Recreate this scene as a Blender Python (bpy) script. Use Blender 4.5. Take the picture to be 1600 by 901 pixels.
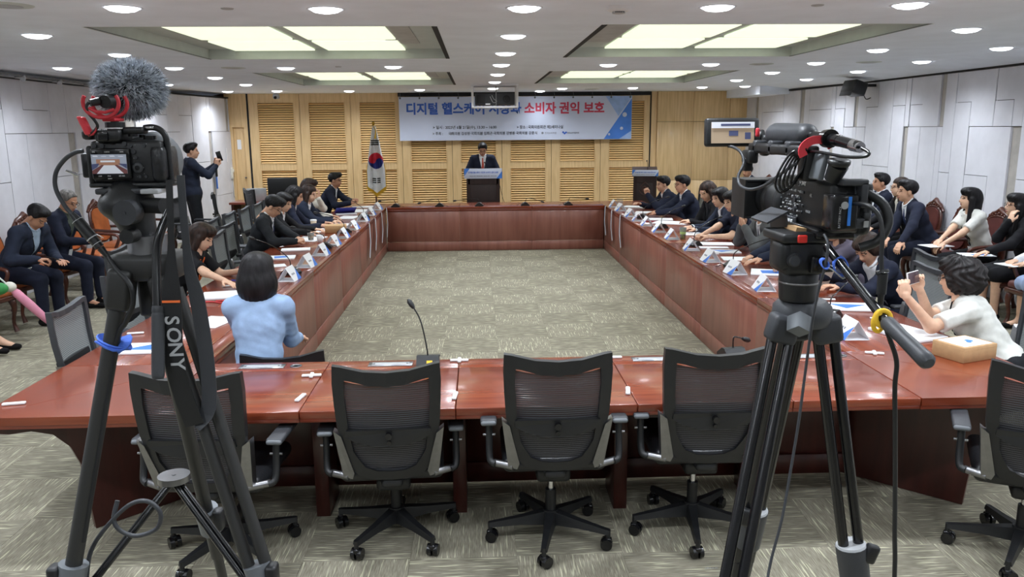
import bpy, bmesh, math, random
import numpy as np
from mathutils import Vector, Matrix, Euler
R = math.radians
random.seed(7); rng = np.random.default_rng(7)
for o in list(bpy.data.objects): bpy.data.objects.remove(o)
sc = bpy.context.scene; COL = sc.collection
# ---------------------------------------------------------------- camera
CAM_H, PITCH, YAW, ROLL, FPX = 1.974, .1982, .041, -.0076, 1248.
cd = bpy.data.cameras.new('camera'); cam = bpy.data.objects.new('camera', cd); COL.objects.link(cam)
cd.sensor_width = 36.; cd.lens = FPX / 1600 * 36; cd.clip_start = .05; cd.clip_end = 80
_F = Vector((math.sin(YAW)*math.cos(PITCH), math.cos(YAW)*math.cos(PITCH), -math.sin(PITCH)))
_R = Vector((math.cos(YAW), -math.sin(YAW), 0)); _U = _R.cross(_F)
_R2 = _R*math.cos(ROLL) + _U*math.sin(ROLL); _U2 = -_R*math.sin(ROLL) + _U*math.cos(ROLL)
cam.matrix_world = Matrix(((_R2.x, _U2.x, -_F.x, 0), (_R2.y, _U2.y, -_F.y, 0), (_R2.z, _U2.z, -_F.z, CAM_H), (0, 0, 0, 1)))
sc.camera = cam
# ---------------------------------------------------------------- world, exposure
w = bpy.data.worlds.new('world'); sc.world = w; w.use_nodes = True
w.node_tree.nodes['Background'].inputs[0].default_value = (.8, .85, 1, 1); w.node_tree.nodes['Background'].inputs[1].default_value = .3
sc.view_settings.view_transform = 'Standard'; sc.view_settings.look = 'None'; sc.view_settings.gamma = 1
sc.view_settings.use_curve_mapping = False; sc.view_settings.exposure = 0.12
DOWN_STRENGTH, PANEL_STRENGTH, SPOT_W = 9.0, .9, 90.0
sc.cycles.diffuse_bounces = 8; sc.cycles.max_bounces = 14
# ---------------------------------------------------------------- materials
def s2l(c): return tuple((v/12.92 if v <= .04045 else ((v+.055)/1.055)**2.4) for v in (x/255 for x in c))
MATS = {}
def mat(name, rgb, rough=.5, metal=0., spec=.5, var=.06, scale=8., bump=0., bscale=60., emit=None, estr=0., coat=0., alpha=1., trans=0., stretch=None, grain=None, sheen=0.):
    """principled material with procedural colour variation (noise, optional stretched grain) and bump; rgb in sRGB 0-255"""
    if name in MATS: return MATS[name]
    m = bpy.data.materials.new(name); m.use_nodes = True; nt = m.node_tree; b = nt.nodes['Principled BSDF']
    c = s2l(rgb); N = nt.nodes.new; L = nt.links.new
    tc = N('ShaderNodeTexCoord'); mp = N('ShaderNodeMapping'); L(tc.outputs['Object'], mp.inputs[0])
    if stretch: mp.inputs['Scale'].default_value = stretch
    nz = N('ShaderNodeTexNoise'); nz.inputs['Scale'].default_value = scale; nz.inputs['Detail'].default_value = 4; L(mp.outputs[0], nz.inputs[0])
    rp = N('ShaderNodeValToRGB'); L(nz.outputs[0], rp.inputs[0])
    c2 = s2l(grain) if grain else tuple(x*(1-var*2) for x in c)
    c1 = c if grain else tuple(min(1, x*(1+var)) for x in c)
    rp.color_ramp.elements[0].position = .35; rp.color_ramp.elements[1].position = .65
    rp.color_ramp.elements[0].color = (*c2, 1); rp.color_ramp.elements[1].color = (*c1, 1)
    L(rp.outputs[0], b.inputs['Base Color'])
    b.inputs['Roughness'].default_value = rough; b.inputs['Metallic'].default_value = metal
    b.inputs['Specular IOR Level'].default_value = spec; b.inputs['Coat Weight'].default_value = coat; b.inputs['Coat Roughness'].default_value = .12
    b.inputs['Sheen Weight'].default_value = sheen
    if trans: b.inputs['Transmission Weight'].default_value = trans; b.inputs['IOR'].default_value = 1.3
    if alpha < 1: b.inputs['Alpha'].default_value = alpha
    if bump:
        n2 = N('ShaderNodeTexNoise'); n2.inputs['Scale'].default_value = bscale; n2.inputs['Detail'].default_value = 3; L(mp.outputs[0], n2.inputs[0])
        bp = N('ShaderNodeBump'); bp.inputs['Strength'].default_value = bump; bp.inputs['Distance'].default_value = .004; L(n2.outputs[0], bp.inputs['Height']); L(bp.outputs[0], b.inputs['Normal'])
    if emit: b.inputs['Emission Color'].default_value = (*s2l(emit), 1); b.inputs['Emission Strength'].default_value = estr
    MATS[name] = m; return m
def carpet_mat(k=1.):
    m = bpy.data.materials.new('carpet_loop'); m.use_nodes = True; nt = m.node_tree; b = nt.nodes['Principled BSDF']; N = nt.nodes.new; L = nt.links.new
    tc = N('ShaderNodeTexCoord'); oi = N('ShaderNodeObjectInfo')
    def streak(sx, sy, lo, hi, off):
        mp = N('ShaderNodeMapping'); L(tc.outputs['Object'], mp.inputs[0]); mp.inputs['Scale'].default_value = (sx, sy, 1)
        ad = N('ShaderNodeVectorMath'); ad.operation = 'ADD'; L(mp.outputs[0], ad.inputs[0])
        cb = N('ShaderNodeCombineXYZ'); ml = N('ShaderNodeMath'); ml.operation = 'MULTIPLY'; L(oi.outputs['Random'], ml.inputs[0]); ml.inputs[1].default_value = 57+off
        L(ml.outputs[0], cb.inputs[0]); L(ml.outputs[0], cb.inputs[1]); L(cb.outputs[0], ad.inputs[1])
        nz = N('ShaderNodeTexNoise'); nz.inputs['Scale'].default_value = 1; nz.inputs['Detail'].default_value = 1.5; L(ad.outputs[0], nz.inputs[0])
        mr = N('ShaderNodeMapRange'); mr.inputs['From Min'].default_value = lo; mr.inputs['From Max'].default_value = hi; L(nz.outputs[0], mr.inputs[0]); return mr
    a = streak(6, 105, .585, .67, 0); c = streak(16, 300, .35, .65, 11); d = streak(9, 9, .3, .7, 3)
    m1 = N('ShaderNodeMix'); m1.data_type = 'RGBA'; L(c.outputs[0], m1.inputs['Factor']); m1.inputs['A'].default_value = (*(v*k for v in s2l((126, 120, 104))), 1); m1.inputs['B'].default_value = (*(v*k for v in s2l((156, 151, 134))), 1)
    m2 = N('ShaderNodeMix'); m2.data_type = 'RGBA'; L(a.outputs[0], m2.inputs['Factor']); L(m1.outputs['Result'], m2.inputs['A']); m2.inputs['B'].default_value = (*s2l((200, 196, 168)), 1)
    m3 = N('ShaderNodeMix'); m3.data_type = 'RGBA'; m3.blend_type = 'MULTIPLY'; m3.inputs['Factor'].default_value = .12; L(m2.outputs['Result'], m3.inputs['A']); L(d.outputs[0], m3.inputs['B'])
    L(m3.outputs['Result'], b.inputs['Base Color']); b.inputs['Roughness'].default_value = .95; b.inputs['Specular IOR Level'].default_value = .1
    bp = N('ShaderNodeBump'); bp.inputs['Strength'].default_value = .5; bp.inputs['Distance'].default_value = .003; L(c.outputs[0], bp.inputs['Height']); L(bp.outputs[0], b.inputs['Normal'])
    return m
def net_mat(name, rgb, freq, keep, rough=.6, hi=(90, 90, 94)):
    """woven chair mesh: horizontal cords with real gaps between them"""
    m = bpy.data.materials.new(name); m.use_nodes = True; nt = m.node_tree; b = nt.nodes['Principled BSDF']; N = nt.nodes.new; L = nt.links.new
    tc = N('ShaderNodeTexCoord'); sp = N('ShaderNodeSeparateXYZ'); L(tc.outputs['Object'], sp.inputs[0])
    def wave(o, f):
        mu = N('ShaderNodeMath'); mu.operation = 'MULTIPLY'; L(sp.outputs[o], mu.inputs[0]); mu.inputs[1].default_value = f*2*math.pi
        s = N('ShaderNodeMath'); s.operation = 'SINE'; L(mu.outputs[0], s.inputs[0]); return s
    h = wave('Z', freq); v = wave('Y', freq*1.6)
    mx = N('ShaderNodeMath'); mx.operation = 'MULTIPLY_ADD'; L(v.outputs[0], mx.inputs[0]); mx.inputs[1].default_value = .35; L(h.outputs[0], mx.inputs[2])
    gt = N('ShaderNodeMapRange'); gt.inputs['From Min'].default_value = keep-.15; gt.inputs['From Max'].default_value = keep+.15; L(mx.outputs[0], gt.inputs[0])
    gt.inputs['To Min'].default_value = 1; gt.inputs['To Max'].default_value = .3
    st = N('ShaderNodeMapRange'); st.inputs['From Min'].default_value = -.2; st.inputs['From Max'].default_value = -.9; L(h.outputs[0], st.inputs[0])
    cx = N('ShaderNodeMix'); cx.data_type = 'RGBA'; L(st.outputs[0], cx.inputs['Factor']); cx.inputs['A'].default_value = (*s2l(rgb), 1); cx.inputs['B'].default_value = (*s2l(hi), 1); L(cx.outputs['Result'], b.inputs['Base Color'])
    b.inputs['Roughness'].default_value = rough; L(gt.outputs[0], b.inputs['Alpha'])
    return m
M = {}
def defmats():
    M['carpet'] = carpet_mat(1.06); M['carpet_pile_shade'] = carpet_mat(.9)  # second copy darker: shade from pile direction put into the colour
    M['ceiling'] = mat('ceiling_paint', (232, 238, 248), .9, var=.02, scale=3)
    M['cofferpaint'] = mat('coffer_paint', (196, 202, 198), .85, var=.02)
    M['wallpanel'] = mat('wall_fabric_panel', (217, 217, 223), .9, var=.025, scale=5, bump=.15, bscale=300)
    M['wallgap'] = mat('wall_gap_backing', (120, 117, 116), .9)
    M['wallstrip'] = mat('wall_recess_strip', (176, 171, 164), .8)
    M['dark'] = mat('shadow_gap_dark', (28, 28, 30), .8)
    M['oak'] = mat('oak_veneer', (228, 196, 146), .45, scale=2.2, stretch=(14, 14, .8), grain=(210, 176, 126), coat=.1)
    M['slat'] = mat('oak_slat', (250, 216, 156), .42, scale=2.5, stretch=(.8, 14, 14), grain=(240, 202, 142))
    M['slatback'] = mat('louver_backing', (52, 34, 20), .9)
    M['mahog'] = mat('mahogany_top', (132, 60, 33), .26, scale=1.6, stretch=(1.2, 16, 16), grain=(112, 46, 25), coat=.4, spec=.5)
    M['mahogy'] = mat('mahogany_top_long', (132, 60, 33), .26, scale=1.6, stretch=(16, 1.2, 16), grain=(112, 46, 25), coat=.4, spec=.5)
    M['mahogedge'] = mat('mahogany_edge', (128, 58, 34), .3, scale=1.6, stretch=(1, 1, 12), grain=(104, 42, 28), coat=.4)
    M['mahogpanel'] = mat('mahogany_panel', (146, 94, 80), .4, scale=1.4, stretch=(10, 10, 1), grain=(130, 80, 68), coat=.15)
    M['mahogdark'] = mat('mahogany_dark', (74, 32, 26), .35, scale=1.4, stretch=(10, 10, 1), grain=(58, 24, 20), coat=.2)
    M['blackplastic'] = mat('black_plastic', (23, 24, 26), .45, bump=.1, bscale=400)
    M['blackgloss'] = mat('black_gloss', (20, 20, 22), .2)
    M['darkgrey'] = mat('dark_grey_plastic', (52, 54, 58), .5, bump=.1, bscale=300)
    M['tripod'] = mat('tripod_dark', (40, 40, 39), .5)
    M['lecternwood'] = mat('lectern_dark', (50, 33, 31), .4, scale=1.4, stretch=(10, 10, 1), grain=(40, 26, 25))
    M['midgrey'] = mat('mid_grey_plastic', (98, 102, 106), .5)
    M['lightgrey'] = mat('light_grey', (170, 172, 174), .45)
    M['chrome'] = mat('brushed_aluminium', (140, 140, 142), .34, metal=1., var=.04, scale=30)
    M['chromeshiny'] = mat('polished_chrome', (210, 210, 214), .12, metal=1.)
    M['white'] = mat('white_plastic', (226, 226, 226), .4, var=.02)
    M['paper'] = mat('white_paper', (236, 237, 240), .8, var=.015, scale=3)
    M['paperblue'] = mat('blue_print', (66, 122, 210), .7)
    M['kraft'] = mat('kraft_cardboard', (184, 148, 106), .8, var=.04, scale=30)
    M['leather'] = mat('black_leather', (30, 31, 34), .35, bump=.3, bscale=120)
    M['tan'] = mat('tan_leather', (178, 98, 52), .4, bump=.2, bscale=90, var=.1)
    M['burgundy'] = mat('burgundy_leather', (92, 48, 44), .4, bump=.2, bscale=90, var=.1)
    M['carved'] = mat('carved_dark_wood', (84, 40, 26), .35, grain=(60, 28, 18), coat=.3, scale=6)
    M['net'] = net_mat('chair_net_black', (22, 22, 25), 100, 1.12, hi=(82, 82, 88))
    M['net_lit'] = net_mat('chair_net_lit', (104, 109, 109), 100, 1.15, hi=(150, 154, 154))  # same net, lightened in colour for light caught by and passing through the mesh
    M['gold'] = mat('gold_fringe', (226, 178, 40), .45, metal=.2)
    M['flagwhite'] = mat('flag_cloth', (232, 233, 238), .8, var=.02)
    M['flagred'] = mat('flag_red', (206, 42, 64), .8); M['flagblue'] = mat('flag_blue', (36, 50, 130), .8); M['black'] = mat('print_black', (24, 24, 28), .8)
    M['banner'] = mat('banner_vinyl', (206, 213, 232), .85, spec=.1, var=.02, scale=2)
    M['bannerblue'] = mat('banner_print_blue', (70, 128, 216), .55, var=.05, scale=4); M['bannerpale'] = mat('banner_print_pale', (160, 188, 232), .55)
    M['textblue'] = mat('text_blue', (52, 100, 196), .6); M['textred'] = mat('text_red', (206, 62, 88), .6); M['textdark'] = mat('text_dark', (50, 54, 66), .6); M['textgrey'] = mat('text_grey', (130, 134, 144), .6)
    M['redrubber'] = mat('red_shockmount', (196, 44, 56), .45); M['redcable'] = mat('red_coil_cable', (222, 60, 72), .4)
    M['fur'] = mat('windscreen_fur', (168, 175, 186), .9, var=.5, scale=70); M['furdark'] = mat('windscreen_fur_core', (84, 90, 98), .95)
    M['orange'] = mat('orange_print', (232, 110, 50), .6); M['bluevelcro'] = mat('blue_velcro', (72, 112, 210), .8, bump=.2, bscale=300); M['yellow'] = mat('yellow_velcro', (236, 190, 44), .7, bump=.2, bscale=300)
    M['redbutton'] = mat('red_lock', (222, 52, 44), .35); M['batteryblue'] = mat('battery_blue', (52, 130, 226), .4)
    M['pink'] = mat('pink_umbrella_cloth', (230, 150, 176), .6); M['green'] = mat('green_cloth', (60, 150, 80), .7); M['greendrink'] = mat('green_drink', (176, 208, 60), .3)
    M['cup'] = mat('paper_cup', (206, 186, 160), .6); M['clear'] = mat('clear_plastic', (240, 244, 246), .08, trans=.85); M['acrylic'] = mat('clear_acrylic', (235, 240, 244), .05, trans=.9)
    M['lens'] = mat('lens_glass', (18, 20, 30), .06, coat=1.)
    M['screen'] = mat('screen_black', (12, 13, 16), .15)
    M['lamp'] = mat('downlight_lens', (255, 255, 255), .4, emit=(244, 248, 255), estr=DOWN_STRENGTH)
    M['panel_light'] = mat('fluorescent_diffuser', (255, 255, 250), .5, emit=(240, 250, 214), estr=PANEL_STRENGTH)
    M['brass'] = mat('brass', (200, 160, 70), .25, metal=1.)
    M['maroon'] = mat('maroon_book', (130, 40, 56), .6); M['navybook'] = mat('blue_folder', (58, 64, 170), .4); M['red'] = mat('red_cord', (200, 50, 60), .5)
    M['laptop'] = mat('laptop_silver', (200, 204, 208), .4, metal=.3)
defmats()
# ---------------------------------------------------------------- mesh builder
class MB:
    def __init__(s): s.v = []; s.f = []; s.m = []; s.sm = []
    def add(s, vs, fs, mi=0, smooth=False):
        o = len(s.v); s.v += [tuple(p) for p in vs]; s.f += [tuple(i+o for i in q) for q in fs]; s.m += [mi]*len(fs); s.sm += [smooth]*len(fs); return s
    def box(s, c, d, rot=None, mi=0, taper=1.):
        x, y, z = (k/2 for k in d)
        vs = [(-x, -y, -z), (x, -y, -z), (x, y, -z), (-x, y, -z), (-x*taper, -y*taper, z), (x*taper, -y*taper, z), (x*taper, y*taper, z), (-x*taper, y*taper, z)]
        mt = rot if isinstance(rot, Matrix) else (Euler(rot).to_matrix() if rot else None)
        vs = [(mt @ Vector(v) if mt else Vector(v)) + Vector(c) for v in vs]
        return s.add(vs, [(0, 3, 2, 1), (4, 5, 6, 7), (0, 1, 5, 4), (1, 2, 6, 5), (2, 3, 7, 6), (3, 0, 4, 7)], mi)
    def bb(s, x0, x1, y0, y1, z0, z1, mi=0): return s.box(((x0+x1)/2, (y0+y1)/2, (z0+z1)/2), (x1-x0, y1-y0, z1-z0), None, mi)
    def rbox(s, c, d, r, rot=None, seg=2, mi=0):
        bm = bmesh.new(); bmesh.ops.create_cube(bm, size=1); bmesh.ops.scale(bm, vec=d, verts=bm.verts)
        bmesh.ops.bevel(bm, geom=list(bm.edges), offset=min(r, min(d)*.49), segments=seg, affect='EDGES', profile=.5)
        mt = rot if isinstance(rot, Matrix) else (Euler(rot).to_matrix() if rot else Matrix.Identity(3))
        bm.verts.index_update(); s.add([mt @ v.co + Vector(c) for v in bm.verts], [[v.index for v in f.verts] for f in bm.faces], mi, True); bm.free(); return s
    def cyl(s, p0, p1, r0, r1=None, n=16, mi=0, caps=True, smooth=True):
        r1 = r0 if r1 is None else r1; p0 = Vector(p0); p1 = Vector(p1); d = (p1-p0); q = d.to_track_quat('Z', 'Y').to_matrix(); vs = []
        for p, r in ((p0, r0), (p1, r1)):
            for i in range(n): a = 2*math.pi*i/n; vs.append(q @ Vector((math.cos(a)*r, math.sin(a)*r, 0)) + p)
        s.add(vs, [(i, (i+1) % n, n+(i+1) % n, n+i) for i in range(n)], mi, smooth)
        if caps: s.add(vs, [tuple(range(n-1, -1, -1)), tuple(range(n, 2*n))], mi, False)
        return s
    def tube(s, pts, r, n=8, mi=0, closed=False, flat=None):
        """tube along points; r scalar or list; flat=(w,t) gives a strap cross-section"""
        P = [Vector(p) for p in pts]; k = len(P); rr = r if isinstance(r, (list, tuple)) else [r]*k; vs = []; prev = None
        for i in range(k):
            a = P[i-1] if (i > 0 or closed) else P[i]; b = P[(i+1) % k] if (i < k-1 or closed) else P[i]
            t = (b-a).normalized()
            if prev is None: u = t.cross(Vector((0, 0, 1)) if abs(t.z) < .9 else Vector((1, 0, 0))).normalized()
            else: u = (prev - t*prev.dot(t)).normalized()
            prev = u; v = t.cross(u)
            for j in range(n):
                an = 2*math.pi*(j+.5)/n
                if flat: vs.append(P[i] + u*math.copysign(flat[0]/2, math.cos(an)) + v*math.copysign(flat[1]/2, math.sin(an)))
                else: vs.append(P[i] + (u*math.cos(an) + v*math.sin(an))*rr[i])
        fs = []
        for i in range(k if closed else k-1):
            for j in range(n): a = i*n+j; b = i*n+(j+1) % n; i2 = (i+1) % k; fs.append((a, b, i2*n+(j+1) % n, i2*n+j))
        s.add(vs, fs, mi, not flat)
        if not closed: s.add(vs, [tuple(range(n-1, -1, -1)), tuple(range((k-1)*n, k*n))], mi)
        return s
    def lathe(s, prof, c=(0, 0, 0), axis=(0, 0, 1), n=24, mi=0):
        q = Vector(axis).to_track_quat('Z', 'Y').to_matrix(); vs = []; k = len(prof)
        for r, z in prof:
            for i in range(n): a = 2*math.pi*i/n; vs.append(q @ Vector((math.cos(a)*r, math.sin(a)*r, z)) + Vector(c))
        fs = [(j*n+i, j*n+(i+1) % n, (j+1)*n+(i+1) % n, (j+1)*n+i) for j in range(k-1) for i in range(n)]
        s.add(vs, fs, mi, True); s.add(vs, [tuple(range(n-1, -1, -1)), tuple(range((k-1)*n, k*n))], mi); return s
    def prism(s, poly, t0, t1, fr=None, mi=0):
        """extrude polygon (u,v) along w from t0 to t1; fr maps (u,v,w)->xyz"""
        fr = fr or (lambda u, v, w: (u, v, w)); k = len(poly); vs = [fr(u, v, t0) for u, v in poly] + [fr(u, v, t1) for u, v in poly]
        return s.add(vs, [tuple(range(k-1, -1, -1)), tuple(range(k, 2*k))] + [(i, (i+1) % k, k+(i+1) % k, k+i) for i in range(k)], mi)
    def sph(s, c, r, n=16, m=10, mi=0, rot=None):
        r = (r, r, r) if isinstance(r, (int, float)) else r; vs = []; mt = Euler(rot).to_matrix() if rot else None
        for j in range(1, m):
            t = math.pi*j/m
            for i in range(n): a = 2*math.pi*i/n; vs.append(Vector((math.sin(t)*math.cos(a)*r[0], math.sin(t)*math.sin(a)*r[1], math.cos(t)*r[2])))
        vs += [Vector((0, 0, r[2])), Vector((0, 0, -r[2]))]; T = len(vs)-2
        fs = [(j*n+i, (j+1)*n+i, (j+1)*n+(i+1) % n, j*n+(i+1) % n) for j in range(m-2) for i in range(n)]
        fs += [(T, i, (i+1) % n) for i in range(n)] + [(T+1, (m-2)*n+(i+1) % n, (m-2)*n+i) for i in range(n)]
        return s.add([(mt @ v if mt else v) + Vector(c) for v in vs], fs, mi, True)
    def mesh(s, name, mats):
        me = bpy.data.meshes.new(name); me.from_pydata(s.v, [], s.f)
        for m in (mats if isinstance(mats, (list, tuple)) else [mats]): me.materials.append(M[m] if isinstance(m, str) else m)
        me.polygons.foreach_set('material_index', s.m); me.polygons.foreach_set('use_smooth', s.sm)
        bm = bmesh.new(); bm.from_mesh(me); bmesh.ops.recalc_face_normals(bm, faces=bm.faces); bm.to_mesh(me); bm.free()
        me.update(); return me
    def build(s, name, mats, parent=None, loc=None, rot=None, label=None): return link(name, s.mesh(name, mats), parent, loc, rot, label)
def link(name, data, parent=None, loc=None, rot=None, label=None):
    o = bpy.data.objects.new(name, data); COL.objects.link(o)
    if parent: o.parent = parent
    if loc is not None: o.location = loc
    if rot is not None: o.rotation_euler = rot if not isinstance(rot, (int, float)) else (0, 0, rot)
    if label: o['label'] = label
    return o
def tag(o, label, cat, group=None, kind=None):
    o['label'] = label; o['category'] = cat
    if group: o['group'] = group
    if kind: o['kind'] = kind
    return o
def thing(name, label, cat, loc=(0, 0, 0), rz=0., group=None):
    o = bpy.data.objects.new(name, None); COL.objects.link(o); o.location = loc; o.rotation_euler = (0, 0, rz); o.empty_display_size = .1
    return tag(o, label, cat, group)
def struct(o, label=None):
    o['kind'] = 'structure'
    if label: o['label'] = label
    return o
KIDS = {}
def dup(root, loc, rz, label, group=None):
    def cp(o, p):
        c = o.copy(); COL.objects.link(c)
        if p: c.parent = p
        return c
    r = cp(root, None); r.location = loc; r.rotation_euler = (0, 0, rz); r['label'] = label
    if group: r['group'] = group
    for ch in list(root.children):
        c = cp(ch, r)
        for g in list(ch.children): cp(g, c)
    return r
def text(name, body, size, m, parent, mtx, bold=0., align='CENTER', ext=.0006, width=None):
    cu = bpy.data.curves.new(name, 'FONT'); cu.body = body; cu.size = size; cu.align_x = align; cu.align_y = 'CENTER'; cu.extrude = ext; cu.offset = bold; cu.resolution_u = 3
    o = bpy.data.objects.new(name, cu); COL.objects.link(o); bpy.context.view_layer.update()
    dg = bpy.context.evaluated_depsgraph_get(); me = bpy.data.meshes.new_from_object(o.evaluated_get(dg)); COL.objects.unlink(o); bpy.data.objects.remove(o)
    if width and len(me.vertices):
        xs = [v.co.x for v in me.vertices]; k = width/max(1e-6, max(xs)-min(xs))
        for v in me.vertices: v.co.x *= k
    me.materials.clear(); me.materials.append(M[m]); n = link(name, me, parent); n.matrix_local = mtx; return n
def frame_m(o, ux, uy, uz):
    m = Matrix.Identity(4)
    for i, c in enumerate((Vector(ux), Vector(uy), Vector(uz))):
        for r in range(3): m[r][i] = c[r]
    m.translation = Vector(o); return m
FACE_CAM = ((1, 0, 0), (0, 0, 1), (0, -1, 0))   # text lying in the XZ plane, facing -Y
def arc(p0, p1, sag, n=10, d=(0, 0, -1)):
    p0 = Vector(p0); p1 = Vector(p1); return [p0.lerp(p1, t) + Vector(d)*sag*4*t*(1-t) for t in (i/n for i in range(n+1))]
def smooth_path(pts, n=6):
    P = [Vector(p) for p in pts]; out = []
    for i in range(len(P)-1):
        a, b, c, d = P[max(i-1, 0)], P[i], P[i+1], P[min(i+2, len(P)-1)]
        for k in range(n):
            t = k/n; out.append(.5*((2*b)+(c-a)*t+(2*a-5*b+4*c-d)*t*t+(3*b-a-3*c+d)*t**3))
    return out+[P[-1]]
# ================================================================ ROOM
ZC, ZW, YB = 2.70, 2.62, 17.0
def XR(y): return 5.9 if y < 12 else 5.9 - .26*(y-12)/5
def XL(y): return -5.6 if y < 12 else -5.6 + .52*(y-12)/5
# ---- floor and carpet tiles
fl = struct(MB().bb(-6.2, 6.4, -3.2, 17.4, -.12, -.004).build('floor', 'slatback'), 'grey-beige carpet tile floor')
tile_me2 = MB().rbox((0, 0, -.003), (.4992, .4992, .006), .0006, seg=1).mesh('carpet_tile', 'carpet_pile_shade')
tile_me = MB().rbox((0, 0, -.003), (.4992, .4992, .006), .0006, seg=1).mesh('carpet_tile', 'carpet')
for m__ in (tile_me, tile_me2):
    for p in m__.polygons: p.use_smooth = False
tiles = []
for k in range(-13, 13):
    for j in range(-21, 20):
        x = .154+.5*k+.25; y = 6.936-.5*j+.25-.5
        if x < -5.7 or x > 5.95 or y > 17 or y < -3: continue
        d = Vector((x, y, -CAM_H)); z = d.dot(_F); vis = z > .5 and abs(FPX*d.dot(_R2)/z) < 860 and -470 < FPX*d.dot(_U2)/z
        tiles.append(((0 if vis else 100)+d.length, x, y, (k+j) % 2 == 1))
tiles.sort(); rest = {True: MB(), False: MB()}
for i, (q, x, y, par) in enumerate(tiles):
    if i < 300: link('carpet_tile', tile_me if par else tile_me2, fl, (x, y, 0), R(90) if par else 0.)
    else:
        rest[par].bb(*((y-.249, y+.249, -x-.249, -x+.249) if par else (x-.249, x+.249, y-.249, y+.249)), -.006, 0)
for par in (True, False):
    o = rest[par].build('carpet_tile_field', 'carpet' if par else 'carpet_pile_shade', fl, None, R(90) if par else 0.); o['kind'] = 'stuff'
# ---- ceiling with coffers
COF = [(-2.8, -.3, 6.05, 8.8), (.93, 3.36, 5.98, 8.7), (-2.92, -.37, 10.85, 13.98), (.98, 3.5, 10.8, 13.72)]
cm = MB(); xs = [-5.25, -2.92, -2.8, -.37, -.3, .93, .98, 3.36, 3.5, 5.3]; ys = [-3.2, 5.98, 6.05, 8.7, 8.8, 10.8, 10.85, 13.72, 13.98, 17.2]
for a, b in zip(xs, xs[1:]):
    for c, d in zip(ys, ys[1:]):
        mx, my = (a+b)/2, (c+d)/2
        if not any(q[0] < mx < q[1] and q[2] < my < q[3] for q in COF): cm.bb(a, b, c, d, ZC, ZC+.02)
cm.bb(-6.2, 6.4, -3.2, 17.4, 2.95, 3.0)
for s, xe, xw in ((1, 5.3, 6.3), (-1, -5.25, -6.1)):
    for c, d in ((-3.2, 17.2),):
        xm = 5.9 if s > 0 else -5.6
        cm.add([(xe, c, ZC), (xm, c, ZW), (xm, d, ZW), (xe, d, ZC), (xe, c, ZC+.02), (xw, c, ZW+.02), (xw, d, ZW+.02), (xe, d, ZC+.02)], [(0, 1, 2, 3), (4, 7, 6, 5), (0, 3, 7, 4), (1, 5, 6, 2), (0, 4, 5, 1), (2, 6, 7, 3)])
struct(cm.build('ceiling', 'ceiling'), 'flat grey-white ceiling with recessed coffers')
PX = [[(-2.5, -1.68), (-1.54, -.74)], [(1.34, 2.16), (2.29, 3.15)], [(-2.62, -1.77), (-1.62, -.77)], [(1.4, 2.28), (2.37, 3.3)]]
PY = [[(6.75, 7.7), (7.88, 8.74)], [(6.7, 7.6), (7.78, 8.62)], [(11.7, 12.8), (13.02, 13.92)], [(11.65, 12.6), (12.82, 13.66)]]
WHERE = ['near the furry microphone, front row', 'front row, near the round smoke detector', 'far row, nearer the flag', 'far row, nearer the wood-panelled corner']
for q, px, py, wh in zip(COF, PX, PY, WHERE):
    x0, x1, y0, y1 = q; t = thing('coffer_light', 'recessed ceiling coffer with four glowing greenish diffusers, '+wh, 'light', (x0, y0, ZC), 0., 'coffer lights')
    W, H = x1-x0, y1-y0; z = .1
    f = MB(); f.bb(0, W, 0, H, z, z+.02); f.bb(0, .012, 0, H, 0, z); f.bb(W-.012, W, 0, H, 0, z); f.bb(0, W, 0, .012, 0, z); f.bb(0, W, H-.012, H, 0, z)
    f.build('coffer_frame', 'cofferpaint', t)
    lt = x0 < 0
    MB().bb(W-.02 if lt else -.02, W+.02 if lt else .02, .02, H-.02, -.004, .01).build('line_diffuser', 'dark', t, label='black slot diffuser')
    MB().bb(*((.02, .03, 0, H) if lt else (W-.03, W-.02, 0, H)), -.002, .004).build('reveal_bead', 'midgrey', t)
    MB().bb(*((W-.55, W-.25, .5, H-.6) if lt else (.12, .38, .5, H-.6)), z-.008, z).build('air_grille', 'lightgrey', t)
    for a, b in px:
        for c, d in py:
            o = MB().bb(a-x0, b-x0, c-y0, d-y0, z-.02, z-.006).build('diffuser_panel', 'panel_light', t)
# ---- downlights (seen ones measured one by one; unseen ones added to light the near floor)
DL = [(-2.12, 5.13), (-.92, 5.2), (.3, 5.16), (1.5, 5.14), (2.67, 5.05), (-3.37, 6.55), (.3, 6.69), (3.82, 6.34), (-3.45, 8.18), (.29, 8.2), (3.95, 8.01), (5.1, 7.86), (-4.83, 9.86), (-3.57, 9.93), (-2.28, 10.01), (-.99, 9.89), (.29, 9.67), (1.56, 9.74), (2.78, 9.71), (4.0, 9.59), (5.2, 9.46), (-3.67, 11.75), (.29, 11.36), (4.08, 11.24), (5.22, 11.1), (-4.98, 13.46), (-3.76, 13.59), (.29, 13.23), (4.16, 13.04), (5.24, 12.9), (-4.75, 15.9), (-3.81, 15.86), (-2.47, 16.03), (-1.08, 15.67), (.3, 15.33), (1.27, 16.5), (1.61, 15.48), (2.94, 15.39), (4.23, 15.29), (4.95, 15.0),
      (-4.6, 6.4), (5.0, 5.2)]+[(x, y) for y in (3.5, 1.8, 0.) for x in (-4.75, -3.35, -2.1, -.95, .3, 1.5, 2.7, 3.9, 5.1)]  # off-frame grid added to brighten the floor near the camera
lens_me = MB().lathe([(.0, -.026), (.04, -.025), (.075, -.018), (.095, -.006), (.1, .004)], n=28).mesh('downlight_lens', 'lamp')
ring_me = MB().lathe([(.1, .0), (.1, -.004), (.116, -.002), (.116, .002)], n=28).mesh('downlight_trim', 'ceiling')
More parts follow.
